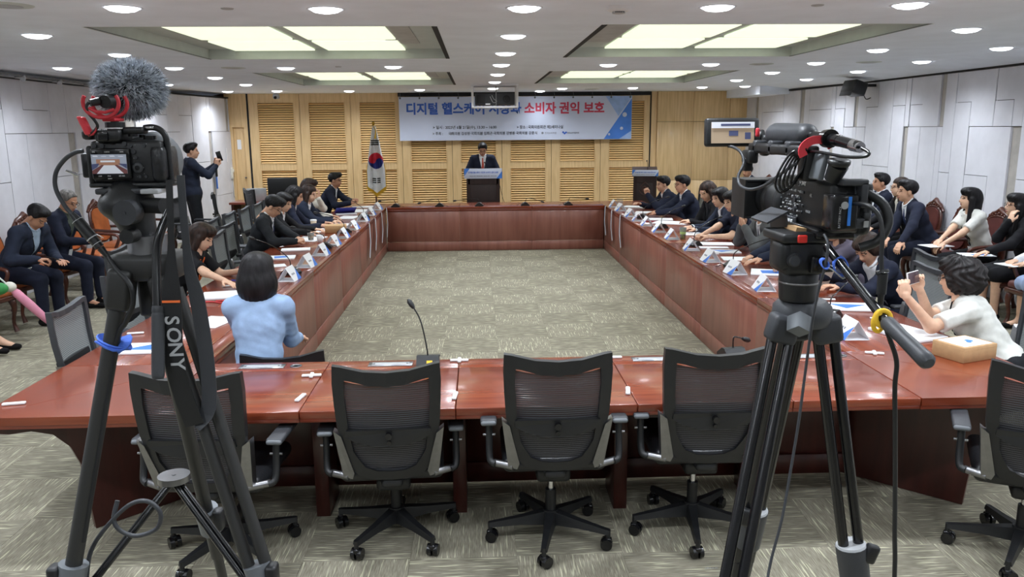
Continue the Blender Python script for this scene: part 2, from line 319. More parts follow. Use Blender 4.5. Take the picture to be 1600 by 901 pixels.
SPOT = bpy.data.lights.new('downlight_beam', 'SPOT'); SPOT.energy = SPOT_W; SPOT.spot_size = R(160); SPOT.spot_blend = 1.; SPOT.shadow_soft_size = .09; SPOT.color = (.9, .97, 1.06)
SPOT2 = SPOT.copy(); SPOT2.name = 'downlight_beam_wall'; SPOT2.spot_size = R(152); SPOT2.energy = SPOT_W*1.1
SPOT3 = SPOT.copy(); SPOT3.name = 'downlight_beam_low'; SPOT3.energy = SPOT_W*.35; SPOT3.spot_size = R(130)
_cols = {}
for x, y in DL: _cols.setdefault(round((x-.29)/1.27), []).append((y, x))
CN = {-4: 'outermost row by the door wall', -3: 'row above the tan armchairs', -2: 'row left of the coffers', -1: 'row over the left coffers', 0: 'centre row leading to the projector', 1: 'row over the right coffers', 2: 'row by the right coffers', 3: 'row toward the loudspeaker', 4: 'outermost row by the loudspeaker'}
ORD = ['first', 'second', 'third', 'fourth', 'fifth', 'sixth', 'seventh', 'eighth', 'ninth', 'tenth']
for c, L_ in _cols.items():
    seen = sorted([q for q in L_ if q[0] > 4.9 and q[:2] not in ((6.4, -4.6), (5.2, 5.0))]); hid = [q for q in L_ if q not in seen]
    for i, (y, x) in enumerate(seen+sorted(hid)):
        vis = i < len(seen)
        t = thing('ceiling_downlight', ('round ceiling downlight, %s from the camera in the %s' % (ORD[i], CN[c])) if vis else 'added round ceiling downlight out of view, brightening the near floor', 'downlight', (x, y, ZC), 0., 'ceiling downlights' if vis else 'added downlights out of view')
        link('lens', lens_me, t); link('trim_ring', ring_me, t)
        so = bpy.data.objects.new('lamp_beam', SPOT3 if y > 16.2 else SPOT2 if (x > 4.85 or x < -4.6) else SPOT); COL.objects.link(so); so.parent = t; so.location = (0, 0, -.035)
# ---- back wall: louvre bays
bw = struct(MB().bb(-6.2, 6.4, YB+.06, YB+.3, -.1, 3.).build('wall_back', 'slatback'), 'oak louvred back wall')
slat_me = MB().box((0, 0, 0), (.72, .046, .010), (R(38), 0, 0)).mesh('slat', 'slat')
PITCH_B = 1.0395
for b in range(8):
    x0 = -4.69+b*PITCH_B; f = MB(); w_ = PITCH_B
    f.bb(.004, .19, 0, .07, 0, ZC); f.bb(.91, w_-.004, 0, .07, 0, ZC); f.bb(.19, .91, 0, .07, 0, .12); f.bb(.19, .91, 0, .07, 1.14, 1.28); f.bb(.19, .91, 0, .07, 2.51, ZC)
    for z0, z1 in ((.12, 1.14), (1.28, 2.51)):   # raised bead round each opening
        f.bb(.178, .19, -.008, 0, z0-.012, z1+.012); f.bb(.91, .922, -.008, 0, z0-.012, z1+.012); f.bb(.178, .922, -.008, 0, z1, z1+.012); f.bb(.178, .922, -.008, 0, z0-.012, z0)
    fo = f.build('louver_panel', 'oak', bw, (x0, YB, 0))
    n1, n2 = 21, 26
    for i in range(n1): link('slat', slat_me, fo, (.55, .035, .12+(i+.5)*1.02/n1))
    for i in range(n2): link('slat', slat_me, fo, (.55, .035, 1.28+(i+.5)*1.23/n2))
# flat oak panels in the far corner
for x0, x1 in ((3.76, 4.52), (4.52, 5.29), (5.29, 5.78)):
    for z0, z1 in ((0, .86), (.86, 2.08), (2.08, ZC)): MB().rbox(((x0+x1)/2, YB-.04, (z0+z1)/2), (x1-x0-.006, .1, z1-z0-.006), .002, seg=1).build('oak_panel', 'oak', bw)
MB().bb(3.645, 3.76, YB-.03, YB+.06, 0, ZC).build('oak_post', 'oak', bw)
struct(MB().bb(3.62, 3.645, YB-.012, YB+.05, 0, ZC).build('trim_1', 'dark'), 'thin dark vertical gap beside the oak panels')
struct(MB().bb(-4.722, -4.69, YB-.012, YB+.05, 0, ZC).build('trim_2', 'dark'), 'thin dark vertical gap beside the oak door')
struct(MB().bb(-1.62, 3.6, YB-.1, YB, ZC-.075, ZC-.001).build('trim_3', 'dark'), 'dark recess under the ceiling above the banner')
# oak door and frame at the far end of the panelled wall
dr = MB(); dr.bb(-5.16, -5.03, YB-.02, YB+.06, 0, ZC); dr.bb(-4.8, -4.722, YB-.02, YB+.06, 0, ZC); dr.bb(-5.03, -4.8, YB-.02, YB+.06, 2.03, ZC)
d1 = struct(dr.build('door_1', 'oak'), 'narrow oak door in an oak frame at the wall end')
MB().bb(-5.03, -4.8, YB+.03, YB+.055, 0, 2.03).build('door_leaf', 'oak', d1)
MB().cyl((-4.84, YB+.03, 1.0), (-4.84, YB-.01, 1.0), .015).build('door_knob', 'chrome', d1)
MB().bb(-4.97, -4.89, YB+.024, YB+.03, 1.58, 1.78).build('door_notice', 'pinkpaper' if 'pinkpaper' in M else 'paper', d1)
# soffit in the corner
struct(MB().bb(5.2, 6.0, 14.9, YB, ZC-.15, ZC-.001).build('trim_4', 'ceiling'), 'dropped white soffit in the far ceiling corner')
# rear wall behind the camera
struct(MB().bb(-6.2, 6.4, -3.3, -3.2, -.1, 3.).build('wall_rear', 'wallpanel'), 'pale wall behind the camera')
# ---- side walls with offset fabric panels and recessed strips
def side_wall(name, label, X, sgn, cols, strips):
    wl = MB()
    for a, b in ((-3.2, 12), (12, 17.1)):
        wl.add([(X(a)+sgn*.03, a, -.1), (X(b)+sgn*.03, b, -.1), (X(b)+sgn*.03, b, ZW), (X(a)+sgn*.03, a, ZW), (X(a)+sgn*.25, a, -.1), (X(b)+sgn*.25, b, -.1), (X(b)+sgn*.25, b, ZW), (X(a)+sgn*.25, a, ZW)], [(0, 1, 2, 3), (4, 7, 6, 5), (0, 4, 5, 1), (1, 5, 6, 2), (2, 6, 7, 3), (3, 7, 4, 0)])
    wl = struct(wl.build(name, 'wallgap'), label); rr = random.Random(len(cols)+int(sgn))
    def piece(nm, y0, y1, z0, z1, d, m):
        g = .004; y0 += g; y1 -= g; z0 += g; z1 -= g; a = X(y0)+sgn*d; b = X(y1)+sgn*d; a2 = X(y0)+sgn*.03; b2 = X(y1)+sgn*.03
        MB().add([(a, y0, z0), (b, y1, z0), (b, y1, z1), (a, y0, z1), (a2, y0, z0), (b2, y1, z0), (b2, y1, z1), (a2, y0, z1)], [(0, 1, 2, 3), (4, 7, 6, 5), (0, 4, 5, 1), (1, 5, 6, 2), (2, 6, 7, 3), (3, 7, 4, 0)]).build(nm, m, wl)
    cuts = [[2.24, 1.38], [1.95, .7], [2.24, 1.95, .7], [1.95, 1.38], [2.24, .7], [1.38]]
    for i, (y1, y0) in enumerate(zip(cols, cols[1:])):
        if i in strips:
            up = strips[i]
            if up: piece('recess_strip', y0, y1, 1.95, ZW-.02, .022, 'wallstrip'); piece('wall_panel', y0, y1, .7, 1.95, 0, 'wallpanel'); piece('wall_panel', y0, y1, 0, .7, 0, 'wallpanel')
            else: piece('recess_strip', y0, y1, 0, 1.95, .022, 'wallstrip'); piece('wall_panel', y0, y1, 1.95, ZW-.02, 0, 'wallpanel')
        else:
            zz = [ZW-.02]+cuts[(i*5+(1 if sgn > 0 else 3)) % 6]+[0]
            for z1, z0 in zip(zz, zz[1:]): piece('wall_panel', y0, y1, z0, z1, rr.choice((0, 0, .006)), 'wallpanel')
    return wl
side_wall('wall_right', 'pale grey wall of staggered fabric panels with a loudspeaker', XR, 1,
          [17.0, 16.45, 16.3, 16.1, 15.12, 14.42, 14.25, 14.05, 13.25, 13.13, 12.81, 12.52, 12.42, 12.16, 11.82, 11.39, 11.05, 10.93, 10.62, 10.22, 10.1, 9.87, 9.55, 9.1, 8.77, 8.6, 8.2, 7.7, 7.3, 7.15, 6.6, 6.0, 5.2, 4.2, 3.0, 1.5, 0, -1.5, -3.2], {1: 1, 5: 1, 8: 0, 11: 1, 16: 0, 19: 1, 24: 0, 28: 1})
side_wall('wall_left', 'pale grey wall of staggered fabric panels above the tan armchairs', XL, -1,
          [17.1, 16.95, 16.8, 16.1, 15.95, 15.3, 14.8, 14.35, 13.3, 12.85, 12.2, 11.6, 11.4, 10.98, 10.35, 9.9, 9.4, 8.7, 8.1, 7.4, 6.6, 5.8, 4.6, 3.4, 2., .5, -1.2, -3.2], {1: 1, 3: 0, 8: 1, 11: 0, 18: 1})
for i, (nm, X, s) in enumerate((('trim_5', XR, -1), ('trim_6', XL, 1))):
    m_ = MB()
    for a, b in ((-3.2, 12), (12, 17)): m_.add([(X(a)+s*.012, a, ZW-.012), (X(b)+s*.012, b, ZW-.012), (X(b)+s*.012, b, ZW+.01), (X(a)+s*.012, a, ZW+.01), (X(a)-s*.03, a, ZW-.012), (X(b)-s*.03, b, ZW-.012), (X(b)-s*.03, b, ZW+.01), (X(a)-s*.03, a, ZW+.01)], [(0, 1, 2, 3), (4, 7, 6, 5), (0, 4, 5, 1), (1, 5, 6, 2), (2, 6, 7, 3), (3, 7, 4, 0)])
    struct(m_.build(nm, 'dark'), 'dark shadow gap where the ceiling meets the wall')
# ================================================================ CONFERENCE TABLES (ring of units, z top .72)
TZ = .72; X0, X1, X2, X3 = -2.27, -1.5, 2.06, 2.84; Y0, Y1, Y2, Y3 = 3.48, 4.28, 13.04, 13.82
def table_top(t, x0, x1, y0, y1, m, flap=None):
    """top slab (and a cable flap strip along one side) in local coords of t"""
    L = t.location
    def slab(nm, a, b, c, d): MB().rbox(((a+b)/2-L.x, (c+d)/2-L.y, TZ-.019), (b-a-.003, d-c-.003, .038), .004, seg=2).build(nm, m, t)
    if flap == '+y': slab('top', x0, x1, y0, y1-.16); slab('cable_flap', x0, x1, y1-.16, y1)
    elif flap == '-x': slab('top', x0+.1, x1, y0, y1); slab('cable_flap', x0, x0+.1, y0, y1)
    elif flap == '+x': slab('top', x0, x1-.1, y0, y1); slab('cable_flap', x1-.1, x1, y0, y1)
    else: slab('top', x0, x1, y0, y1)
def part(t, nm, m, x0, x1, y0, y1, z0, z1, r=.002):
    L = t.location; return MB().rbox(((x0+x1)/2-L.x, (y0+y1)/2-L.y, (z0+z1)/2), (x1-x0, y1-y0, z1-z0), r, seg=1).build(nm, m, t)
nearx = [X1, -.83, -.12, .72, 1.45, X2]
NL = ['nearest the pale blue jacket', 'behind the second empty chair', 'behind the centre empty chair', 'between centre chair and video camera tripod', 'behind the camcorder tripod legs']
for i, (a, b) in enumerate(zip(nearx, nearx[1:])):
    t = thing('conference_table', 'glossy mahogany table unit in the front row, '+NL[i], 'table', ((a+b)/2, (Y0+Y1)/2, 0), 0., 'front table run')
    table_top(t, a, b, Y0, Y1, 'mahog', '+y')
    part(t, 'front_edge', 'mahogedge', a+.001, b-.001, Y0+.006, Y0+.03, TZ-.056, TZ-.036)
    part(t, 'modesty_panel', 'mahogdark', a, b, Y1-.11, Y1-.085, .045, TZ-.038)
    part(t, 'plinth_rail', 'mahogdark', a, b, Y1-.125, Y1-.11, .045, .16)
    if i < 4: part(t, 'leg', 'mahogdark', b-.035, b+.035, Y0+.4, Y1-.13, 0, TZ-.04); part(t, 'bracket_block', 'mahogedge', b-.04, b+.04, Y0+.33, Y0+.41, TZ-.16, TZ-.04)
    part(t, 'inner_panel', 'mahogpanel', a+.002, b-.002, Y1-.03, Y1-.008, .15, TZ-.038); part(t, 'inner_plinth', 'mahogpanel', a+.002, b-.002, Y1-.028, Y1-.004, .045, .146)
ARC = [(.02, .682), (.02, .62), (.08, .598), (.17, .588), (.26, .545), (.33, .46), (.37, .35), (.4, .003), (1.02, .003), (1.02, .682)]
def corner(x0, x1, y0, y1, label, mir, near):
    t = thing('corner_table', label, 'table', ((x0+x1)/2, (y0+y1)/2, 0), 0., 'corner tables'); L = t.location
    a, b, c, d = x0-L.x, x1-L.x, y0-L.y, y1-L.y; g = .0015
    # two mitred halves
    if (mir != near): h1 = [(a, c), (b-g, c), (b-g, d-2*g)]; h2 = [(a, c+2*g), (b-2*g, d), (a, d)]
    else: h1 = [(a+g, c), (b, c), (a+g, d-2*g)]; h2 = [(b, c+2*g), (b, d), (a+2*g, d)]
    if (mir != near): pass
    MB().prism(h1, TZ-.038, TZ).build('mitred_top', 'mahog', t); MB().prism(h2, TZ-.038, TZ).build('mitred_top', 'mahogy', t)
    if near:
        MB().bb(a, b, c+.004, c+.03, TZ-.056, TZ-.038).build('front_edge', 'mahogedge', t)
        sg = -1 if mir else 1; ox, oy = (2.83, 3.55) if mir else (-2.26, 3.55); dv = Vector((sg*.76, .73)).normalized(); nv = Vector((-dv.y, dv.x))*.015
        for w0, w1 in ((-1, 1),): MB().prism(ARC, w0, w1, lambda u, v, w_: (ox+dv.x*u+nv.x*w_-L.x, oy+dv.y*u+nv.y*w_-L.y, v)).build('curved_end_panel', 'mahogdark', t)
    else:
        MB().bb(a+.05, b-.05, d-.4, d-.37, .02, TZ-.038).build('end_panel', 'mahogdark', t); MB().bb((a+b)/2-.015, (a+b)/2+.015, c+.1, d-.4, .02, TZ-.038).build('end_panel', 'mahogdark', t)
    return t
corner(X0, X1, Y0, Y1, 'mahogany corner table with curved bracket beside the mirrorless camera tripod', False, True)
corner(X2, X3, Y0, Y1, 'mahogany corner table holding the small cardboard box', True, True)
corner(X0, X1, Y2, Y3, 'mahogany corner table nearest the flag', False, False)
corner(X2, X3, Y2, Y3, 'mahogany corner table in front of the crested lectern', True, False)
SIDEW = ['first', 'second', 'third', 'fourth', 'fifth', 'sixth']
for sgn, xa, xb, who in ((-1, X0, X1, 'flag side run'), (1, X2, X3, 'run under the camcorder side guests')):
    ly = (Y2-Y1)/6
    for i in range(6):
        a, b = Y1+i*ly, Y1+(i+1)*ly
        t = thing('conference_table', 'long mahogany table unit, %s from the camera in the %s' % (SIDEW[i], who), 'table', ((xa+xb)/2, (a+b)/2, 0), 0., who)
        table_top(t, xa, xb, a, b, 'mahogy', '+x' if sgn < 0 else '-x')
        xi = xb if sgn < 0 else xa; s = -1 if sgn < 0 else 1
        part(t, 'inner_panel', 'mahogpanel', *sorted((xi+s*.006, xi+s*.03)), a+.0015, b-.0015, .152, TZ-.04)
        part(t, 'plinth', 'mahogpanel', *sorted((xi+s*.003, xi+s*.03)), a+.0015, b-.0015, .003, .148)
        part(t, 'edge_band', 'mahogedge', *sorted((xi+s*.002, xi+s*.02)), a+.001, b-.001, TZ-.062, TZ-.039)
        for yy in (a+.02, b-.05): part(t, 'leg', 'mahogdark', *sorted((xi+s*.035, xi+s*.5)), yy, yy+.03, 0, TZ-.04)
for i in range(3):
    a = X1+i*(X2-X1)/3; b = a+(X2-X1)/3
    t = thing('conference_table', 'mahogany table unit at the far end, %s' % ['nearest the flag', 'in front of the speaking man', 'nearest the crested lectern'][i], 'table', ((a+b)/2, (Y2+Y3)/2, 0), 0., 'far table run')
    table_top(t, a, b, Y2, Y3, 'mahog'); part(t, 'front_panel', 'mahogpanel', a+.001, b-.001, Y2+.012, Y2+.035, .155, TZ-.04); part(t, 'plinth', 'mahogpanel', a+.001, b-.001, Y2+.004, Y2+.035, .003, .15)
    part(t, 'edge_band', 'mahogedge', a, b, Y2+.003, Y2+.03, TZ-.07, TZ-.039)
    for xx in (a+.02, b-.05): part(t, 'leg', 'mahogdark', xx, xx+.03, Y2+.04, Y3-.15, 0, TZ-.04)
# ================================================================ OFFICE CHAIR (faces +X, origin on the floor)
def backx(y, z): return -.245-.115*((z-.45)/.57)**1.0+.03*(y/.23)**2-.03*math.sin(math.pi*min(1, max(0, (z-.45)/.57)))
def outline(k, inset=0.):
    """half-symmetric outline of the back, k points each side, returns closed list (y,z)"""
    pts = [(0, 1.0), (.1, 1.006), (.2, 1.027), (.232, 1.03), (.236, .95), (.232, .85), (.226, .75), (.205, .62), (.18, .53), (.145, .485), (.08, .462), (0, .458)]
    cy, cz = 0, .75; out = []
    for y, z in pts:
        if inset:
            y2 = y*(1-inset*1.05/.232) if y else 0; z2 = z-inset*(1.35 if z > .9 else (.0 if z > .6 else -1.05)) if (z > .9 or z < .6) else z
            out.append((y2, z2))
        else: out.append((y, z))
    full = out+[(-y, z) for y, z in reversed(out[1:-1])]; return full
def make_chair(label, netm, topm='blackplastic', ins=.047):
    t = thing('office_chair', label, 'chair')
    sb = MB(); sb.cyl((0, 0, .07), (0, 0, .145), .045, .038); cas = []
    for i in range(5):
        a = 2*math.pi*i/5; c, s = math.cos(a), math.sin(a); e = Vector((c, s, 0)); n_ = Vector((-s, c, 0)); vs = []
        for r, w_, z0, z1 in ((.03, .03, .075, .14), (.16, .022, .082, .118), (.305, .016, .078, .1)):
            for q, zz in ((-1, z0), (1, z0), (.7, z1), (-.7, z1)): vs.append(e*r+n_*w_*q+Vector((0, 0, zz)))
        fs = [(0, 3, 2, 1), (8, 9, 10, 11)]+[(k*4+j, k*4+(j+1) % 4, (k+1)*4+(j+1) % 4, (k+1)*4+j) for k in (0, 1) for j in range(4)]
        sb.add(vs, fs); sb.cyl(e*.3+Vector((0, 0, .055)), e*.3+Vector((0, 0, .1)), .011)
        cas.append(e*.3)
    sbo = sb.build('star_base', 'blackplastic', t)
    cme = MB()
    for s in (-1, 1): cme.cyl((-.008, s*.006, .0295), (-.008, s*.026, .0295), .0295, .0275, n=18)
    cme.rbox((.0, 0, .046), (.034, .03, .03), .008); cme.cyl((0, 0, .04), (0, 0, .062), .008)
    cme = cme.mesh('caster', 'blackgloss')
    for i, p in enumerate(cas): link('caster', cme, sbo, p, R(72*i+random.uniform(-60, 60)))
    MB().cyl((0, 0, .13), (0, 0, .25), .026).cyl((0, 0, .25), (0, 0, .37), .014).build('gas_column', ['blackplastic'], t)
    MB().cyl((0, 0, .25), (0, 0, .36), .015).build('piston', 'chromeshiny', t)
    MB().rbox((-.03, 0, .385), (.26, .16, .07), .02).rbox((-.18, 0, .43), (.14, .1, .05), .02).build('tilt_mechanism', 'blackplastic', t)
    MB().rbox((.02, 0, .462), (.47, .48, .075), .035, seg=4).build('seat', 'leather', t)
    # back frame ring
    o1, o2 = outline(0), outline(0, ins); n = len(o1); vs = []
    for th in (-.017, .017):
        for L_ in (o1, o2):
            for y, z in L_: vs.append((backx(y, z)+th, y, z))
    fs = []
    for i in range(n):
        j = (i+1) % n; fs += [(i, j, n+j, n+i), (2*n+i, 3*n+i, 3*n+j, 2*n+j), (i, 2*n+i, 2*n+j, j), (n+i, n+j, 3*n+j, 3*n+i)]
    MB().add(vs, fs, 0, False).build('back_frame', topm, t)
    nv = []; nf = []; K = 14
    ys_in = o2[:n//2+1]
    for r_ in range(K+1):
        z = o2[0][1]+(.475+.05-o2[0][1])*r_/K
        # half width at z on the inner outline
        hw = .03
        for (ya, za), (yb, zb) in zip(ys_in, ys_in[1:]):
            if min(za, zb)-1e-6 <= z <= max(za, zb)+1e-6: hw = max(hw, ya+(yb-ya)*((z-za)/(zb-za) if abs(zb-za) > 1e-6 else .5))
        if r_ == 0: hw = .232-ins*1.05+.016
        for c_ in range(9): y = -hw+2*hw*c_/8; zz = z+(.022*(y/.187)**2 if r_ == 0 else 0); nv.append((backx(y, zz), y, zz))
    for r_ in range(K):
        for c_ in range(8): a = r_*9+c_; nf.append((a, a+1, a+10, a+9))
    MB().add(nv, nf, 0, True).build('back_net', netm, t)
    lp = [(-.185, .73), (.185, .73), (.188, .7), (.14, .672), (.07, .655), (0, .65), (-.07, .655), (-.14, .672), (-.188, .7)]
    lum = MB().prism(lp, -.02, .012, lambda u, v, w_: (backx(u, v)-.012+w_, u, v)).build('lumbar_pad', 'blackplastic', t)
    MB().cyl((backx(0, .69)-.045, 0, .705), (backx(0, .69)-.02, 0, .705), .015).cyl((backx(0, .67)-.04, 0, .672), (backx(0, .67)-.02, 0, .672), .01).build('lumbar_knob', 'blackgloss', lum)
    for s in (-1, 1):
        br = [(.243, .725), (.21, .7), (.165, .5), (.175, .468), (.215, .478)]
        MB().prism([(s*u, v) for u, v in br], -.022, .03, lambda u, v, w_: (backx(u, v)+w_-.004, u, v)).cyl((-.25, s*.19, .478), (-.2, s*.275, .478), .017).build('side_bracket', 'chrome', t)
        ar = MB().tube(smooth_path([(-.215, s*.27, .478), (-.2, s*.292, .485), (-.185, s*.298, .515), (-.17, s*.298, .57), (-.16, s*.298, .655)], 4), .016, n=10).build('armrest_post', 'blackplastic', t)
        MB().cyl((-.165, s*.27, .6), (-.165, s*.326, .6), .006).build('clamp_bolt', 'chrome', ar)
        MB().rbox((-.07, s*.3, .667), (.25, .075, .025), .011, seg=3).rbox((-.18, s*.3, .664), (.05, .07, .022), .01, mi=1).build('arm_pad', ['darkgrey', 'midgrey'], t)
    text('back_lettering', 'NEXUS 07', .013, 'lightgrey', t, frame_m((backx(0, .985)-.026, 0, .982), (0, -1, 0), (0, 0, 1), (-1, 0, 0)), .0003)
    return t
def set_chair(c, dz=0., base=0., recline=0.):
    for ch in c.children:
        n = ch.name.split('.')[0]
        if n == 'star_base': ch.rotation_euler = (0, 0, base)
        elif n != 'gas_column': ch.location.z = dz
CH = []
ch0 = make_chair('black mesh office chair in the middle of the front row', 'net')
ch0.location = (.33, 3.62, 0); ch0.rotation_euler = (0, 0, R(90)); set_chair(ch0, 0, R(97))
FRONT = [((-1.2, 3.56, 0), R(86), -.035, R(12), 'black mesh office chair behind the mirrorless camera tripod legs'),
         ((-.43, 3.69, 0), R(93), -.055, R(0), 'black mesh office chair between the tripod chair and the centre chair'),
         ((1.04, 3.66, 0), R(89), -.0, R(28), 'black mesh office chair half hidden by the camcorder tripod'),
         ((2.5, 3.32, 0), R(62), -.02, R(93), 'black mesh office chair cut off at the frame edge, turned sideways')]
for loc, rz, dz, ba, lb in FRONT: set_chair(dup(ch0, loc, rz, lb, 'empty chairs in the front row'), dz, ba)
ch0['group'] = 'empty chairs in the front row'
chg = make_chair('grey-backed mesh chair pushed into the table corner by the tripod', 'net_lit', 'darkgrey', .022); chg['group'] = 'grey-backed side chairs'  # side chairs use the net with light put into its colour
chg.location = (-2.05, 4.62, 0); chg.rotation_euler = (0, 0, R(4)); set_chair(chg, -.03, R(15))
SIDE = [((-2.2, 5.62, 0), R(-6), 'grey-backed mesh chair behind the blue velcro strap tripod leg'),
        ((-2.2, 7.82, 0), R(2), 'grey-backed chair, empty, beside the woman with the orange lanyard'),
        ((-2.34, 8.5, 0), R(-5), 'grey-backed chair behind the empty one, toward the man in glasses'),
        ((-2.64, 9.0, 0), R(0), 'grey chair under the bowed man in glasses'), ((-2.66, 9.7, 0), R(0), 'grey chair under the woman hidden behind the man in glasses'),
        ((-2.66, 10.33, 0), R(0), 'grey chair under the woman with long black hair'), ((-2.66, 10.96, 0), R(0), 'grey chair under the smiling woman in profile'),
        ((-2.68, 11.6, 0), R(0), 'grey chair under the woman in the white jacket'), ((-2.55, 12.35, 0), R(-12), 'grey high-backed empty chair beside the far man in glasses'), ((-2.74, 13.15, 0), R(0), 'grey chair under the farthest man of the flag side'),
        ((-2.74, 6.85, 0), R(0), 'grey chair under the woman with the orange lanyard'),
        ((3.14, 5.98, 0), R(176), 'dark grey chair back beside the woman turning pages'), ((2.84, 5.34, 0), R(184), 'dark grey chair between the page-turning woman and the photographing woman'),
        ((3.2, 4.62, 0), R(185), 'large dark grey chair back behind the photographing woman'),
        ((3.22, 12.5, 0), R(180), 'chair under the gesturing man nearest the lectern'), ((3.22, 11.4, 0), R(180), 'chair under the man wearing a wristwatch'), ((3.2, 10.2, 0), R(180), 'chair under the woman with loose brown hair'),
        ((3.2, 9.55, 0), R(180), 'chair under the woman with white collar'), ((3.22, 8.9, 0), R(180), 'chair under the short-haired woman in navy'), ((3.22, 8.05, 0), R(180), 'chair under the man in the grey suit'), ((3.22, 7.3, 0), R(180), 'chair under the guest hidden by the camcorder')]
for loc, rz, lb in SIDE: set_chair(dup(chg, loc, rz, lb, 'grey-backed side chairs'), -.02, random.uniform(0, 1.2))
# blue-jacket woman's chair, inside the ring
lc = dup(ch0, (-1.18, 4.78, 0), R(98), 'low-backed black chair under the woman in the pale blue jacket'); set_chair(lc, -.03, .3)
for ch in list(lc.children):
    if ch.name.split('.')[0] in ('armrest_post', 'arm_pad'):
        for g_ in list(ch.children): bpy.data.objects.remove(g_)
        bpy.data.objects.remove(ch); continue
    if ch.name.split('.')[0] in ('back_frame', 'back_net', 'lumbar_pad', 'back_lettering', 'side_bracket'): ch.location.z = -.3 if 'bracket' not in ch.name else -.1
# idle black chairs by the panelled wall
for loc, rz, lb in (((-3.75, 12.6, 0), R(20), 'black office chair with tall back beside the standing photographer'), ((-3.5, 13.55, 0), R(35), 'black office chair parked in front of the laptop desk'), ((-4.1, 11.8, 0), R(-10), 'black office chair half behind the standing photographer')):
    set_chair(dup(ch0, loc, rz, lb, 'spare black office chairs by the laptop desk'), .0, random.uniform(0, 1))
# ================================================================ CARVED ARMCHAIRS ALONG THE WALLS (face +X)
def carved_chair(label, leather, group):
    t = thing('carved_armchair', label, 'armchair', group=group)
    MB().rbox((.02, 0, .425), (.52, .54, .09), .04, seg=3).build('seat', leather, t)
    MB().rbox((.02, 0, .37), (.54, .56, .05), .012).build('seat_rail', 'carved', t)
    def leg(x, y, front):
        P = [(x, y, .36), (x+(.03 if front else -.02), y, .27), (x+(.005 if front else -.03), y, .12), (x+(.03 if front else -.06), y, .02)]
        MB().tube(smooth_path(P, 4), [.03, .034, .034, .032, .028, .024, .02, .018, .017, .018, .02, .024, .026], n=8).build('leg', 'carved', t)
    for y in (-.23, .23): leg(.24, y, True); leg(-.22, y, False)
    # back: upholstered oval pad in a carved frame
    pad = [(.19*math.copysign(abs(math.cos(a))**.75, math.cos(a)), .72+.22*math.copysign(abs(math.sin(a))**.8, math.sin(a))) for a in (2*math.pi*i/28 for i in range(28))]
    bx = lambda z: -.24-.16*(z-.45)
    MB().prism(pad, -.03, .035, lambda u, v, w_: (bx(v)+w_, u, v)).build('back_cushion', leather, t)
    MB().tube([(bx(v), u*1.08, .72+(v-.72)*1.06) for u, v in pad], .022, n=8, closed=True).build('back_frame', 'carved', t)
    cr = MB().tube([(bx(.96), -.2, .9), (bx(.98), -.12, .975), (bx(1.), -.06, .99), (bx(1.02), 0, 1.03), (bx(1.), .06, .99), (bx(.98), .12, .975), (bx(.96), .2, .9)], [.018, .026, .03, .036, .03, .026, .018], n=8)
    for k in range(-3, 4): cr.sph((bx(.98)+.01, k*.05, .985-.012*abs(k)), (.022, .024, .024), 8, 6)
    cr.build('carved_crest', 'carved', t)
    for s in (-1, 1):
        MB().tube(smooth_path([(bx(.66), s*.22, .66), (-.05, s*.28, .655), (.14, s*.29, .64), (.2, s*.285, .6), (.17, s*.27, .5), (.12, s*.26, .4)], 4), .02, n=8).build('arm', 'carved', t)
        MB().tube([(bx(.5)-.0, s*.2, .38), (bx(.7), s*.2, .75)], .022, n=8).build('back_post', 'carved', t)
    return t
tc0 = carved_chair('carved armchair with tan leather under the grey-haired man', 'tan', 'tan carved armchairs')
tc0.location = (-4.98, 9.48, 0); tc0.rotation_euler = (0, 0, R(-8))
for loc, rz, lb in (((-4.96, 8.6, 0), R(-12), 'carved tan armchair under the man looking at his phone'), ((-4.92, 7.75, 0), R(-10), 'carved tan armchair cut by the frame edge, beside the pink umbrella'), ((-4.95, 10.35, 0), R(-6), 'empty carved tan armchair just past the grey-haired man'),
                    ((-4.95, 11.2, 0), R(-4), 'empty carved tan armchair behind the camera tripod head'), ((-4.9, 12.05, 0), R(-3), 'empty carved tan armchair nearest the standing photographer')): dup(tc0, loc, rz, lb, 'tan carved armchairs')
bc0 = carved_chair('carved burgundy armchair behind the leaning man', 'burgundy', 'burgundy carved armchairs'); bc0.location = (5.54, 9.38, 0); bc0.rotation_euler = (0, 0, R(178))
for loc, rz, lb in (((5.52, 10.0, 0), R(180), 'carved burgundy armchair between two men at the wall'), ((5.52, 10.62, 0), R(180), 'carved burgundy armchair under the farthest man of the wall row'),
                    ((5.56, 8.75, 0), R(182), 'carved burgundy armchair under the woman in the white blouse'), ((5.53, 8.0, 0), R(182), 'carved burgundy armchair under the woman in black'), ((5.5, 7.3, 0), R(182), 'carved burgundy armchair under the woman in the pale blue skirt'),
                    ((5.3, 15.2, 0), R(200), 'carved burgundy armchair under the man by the oak panels')): dup(bc0, loc, rz, lb, 'burgundy carved armchairs')
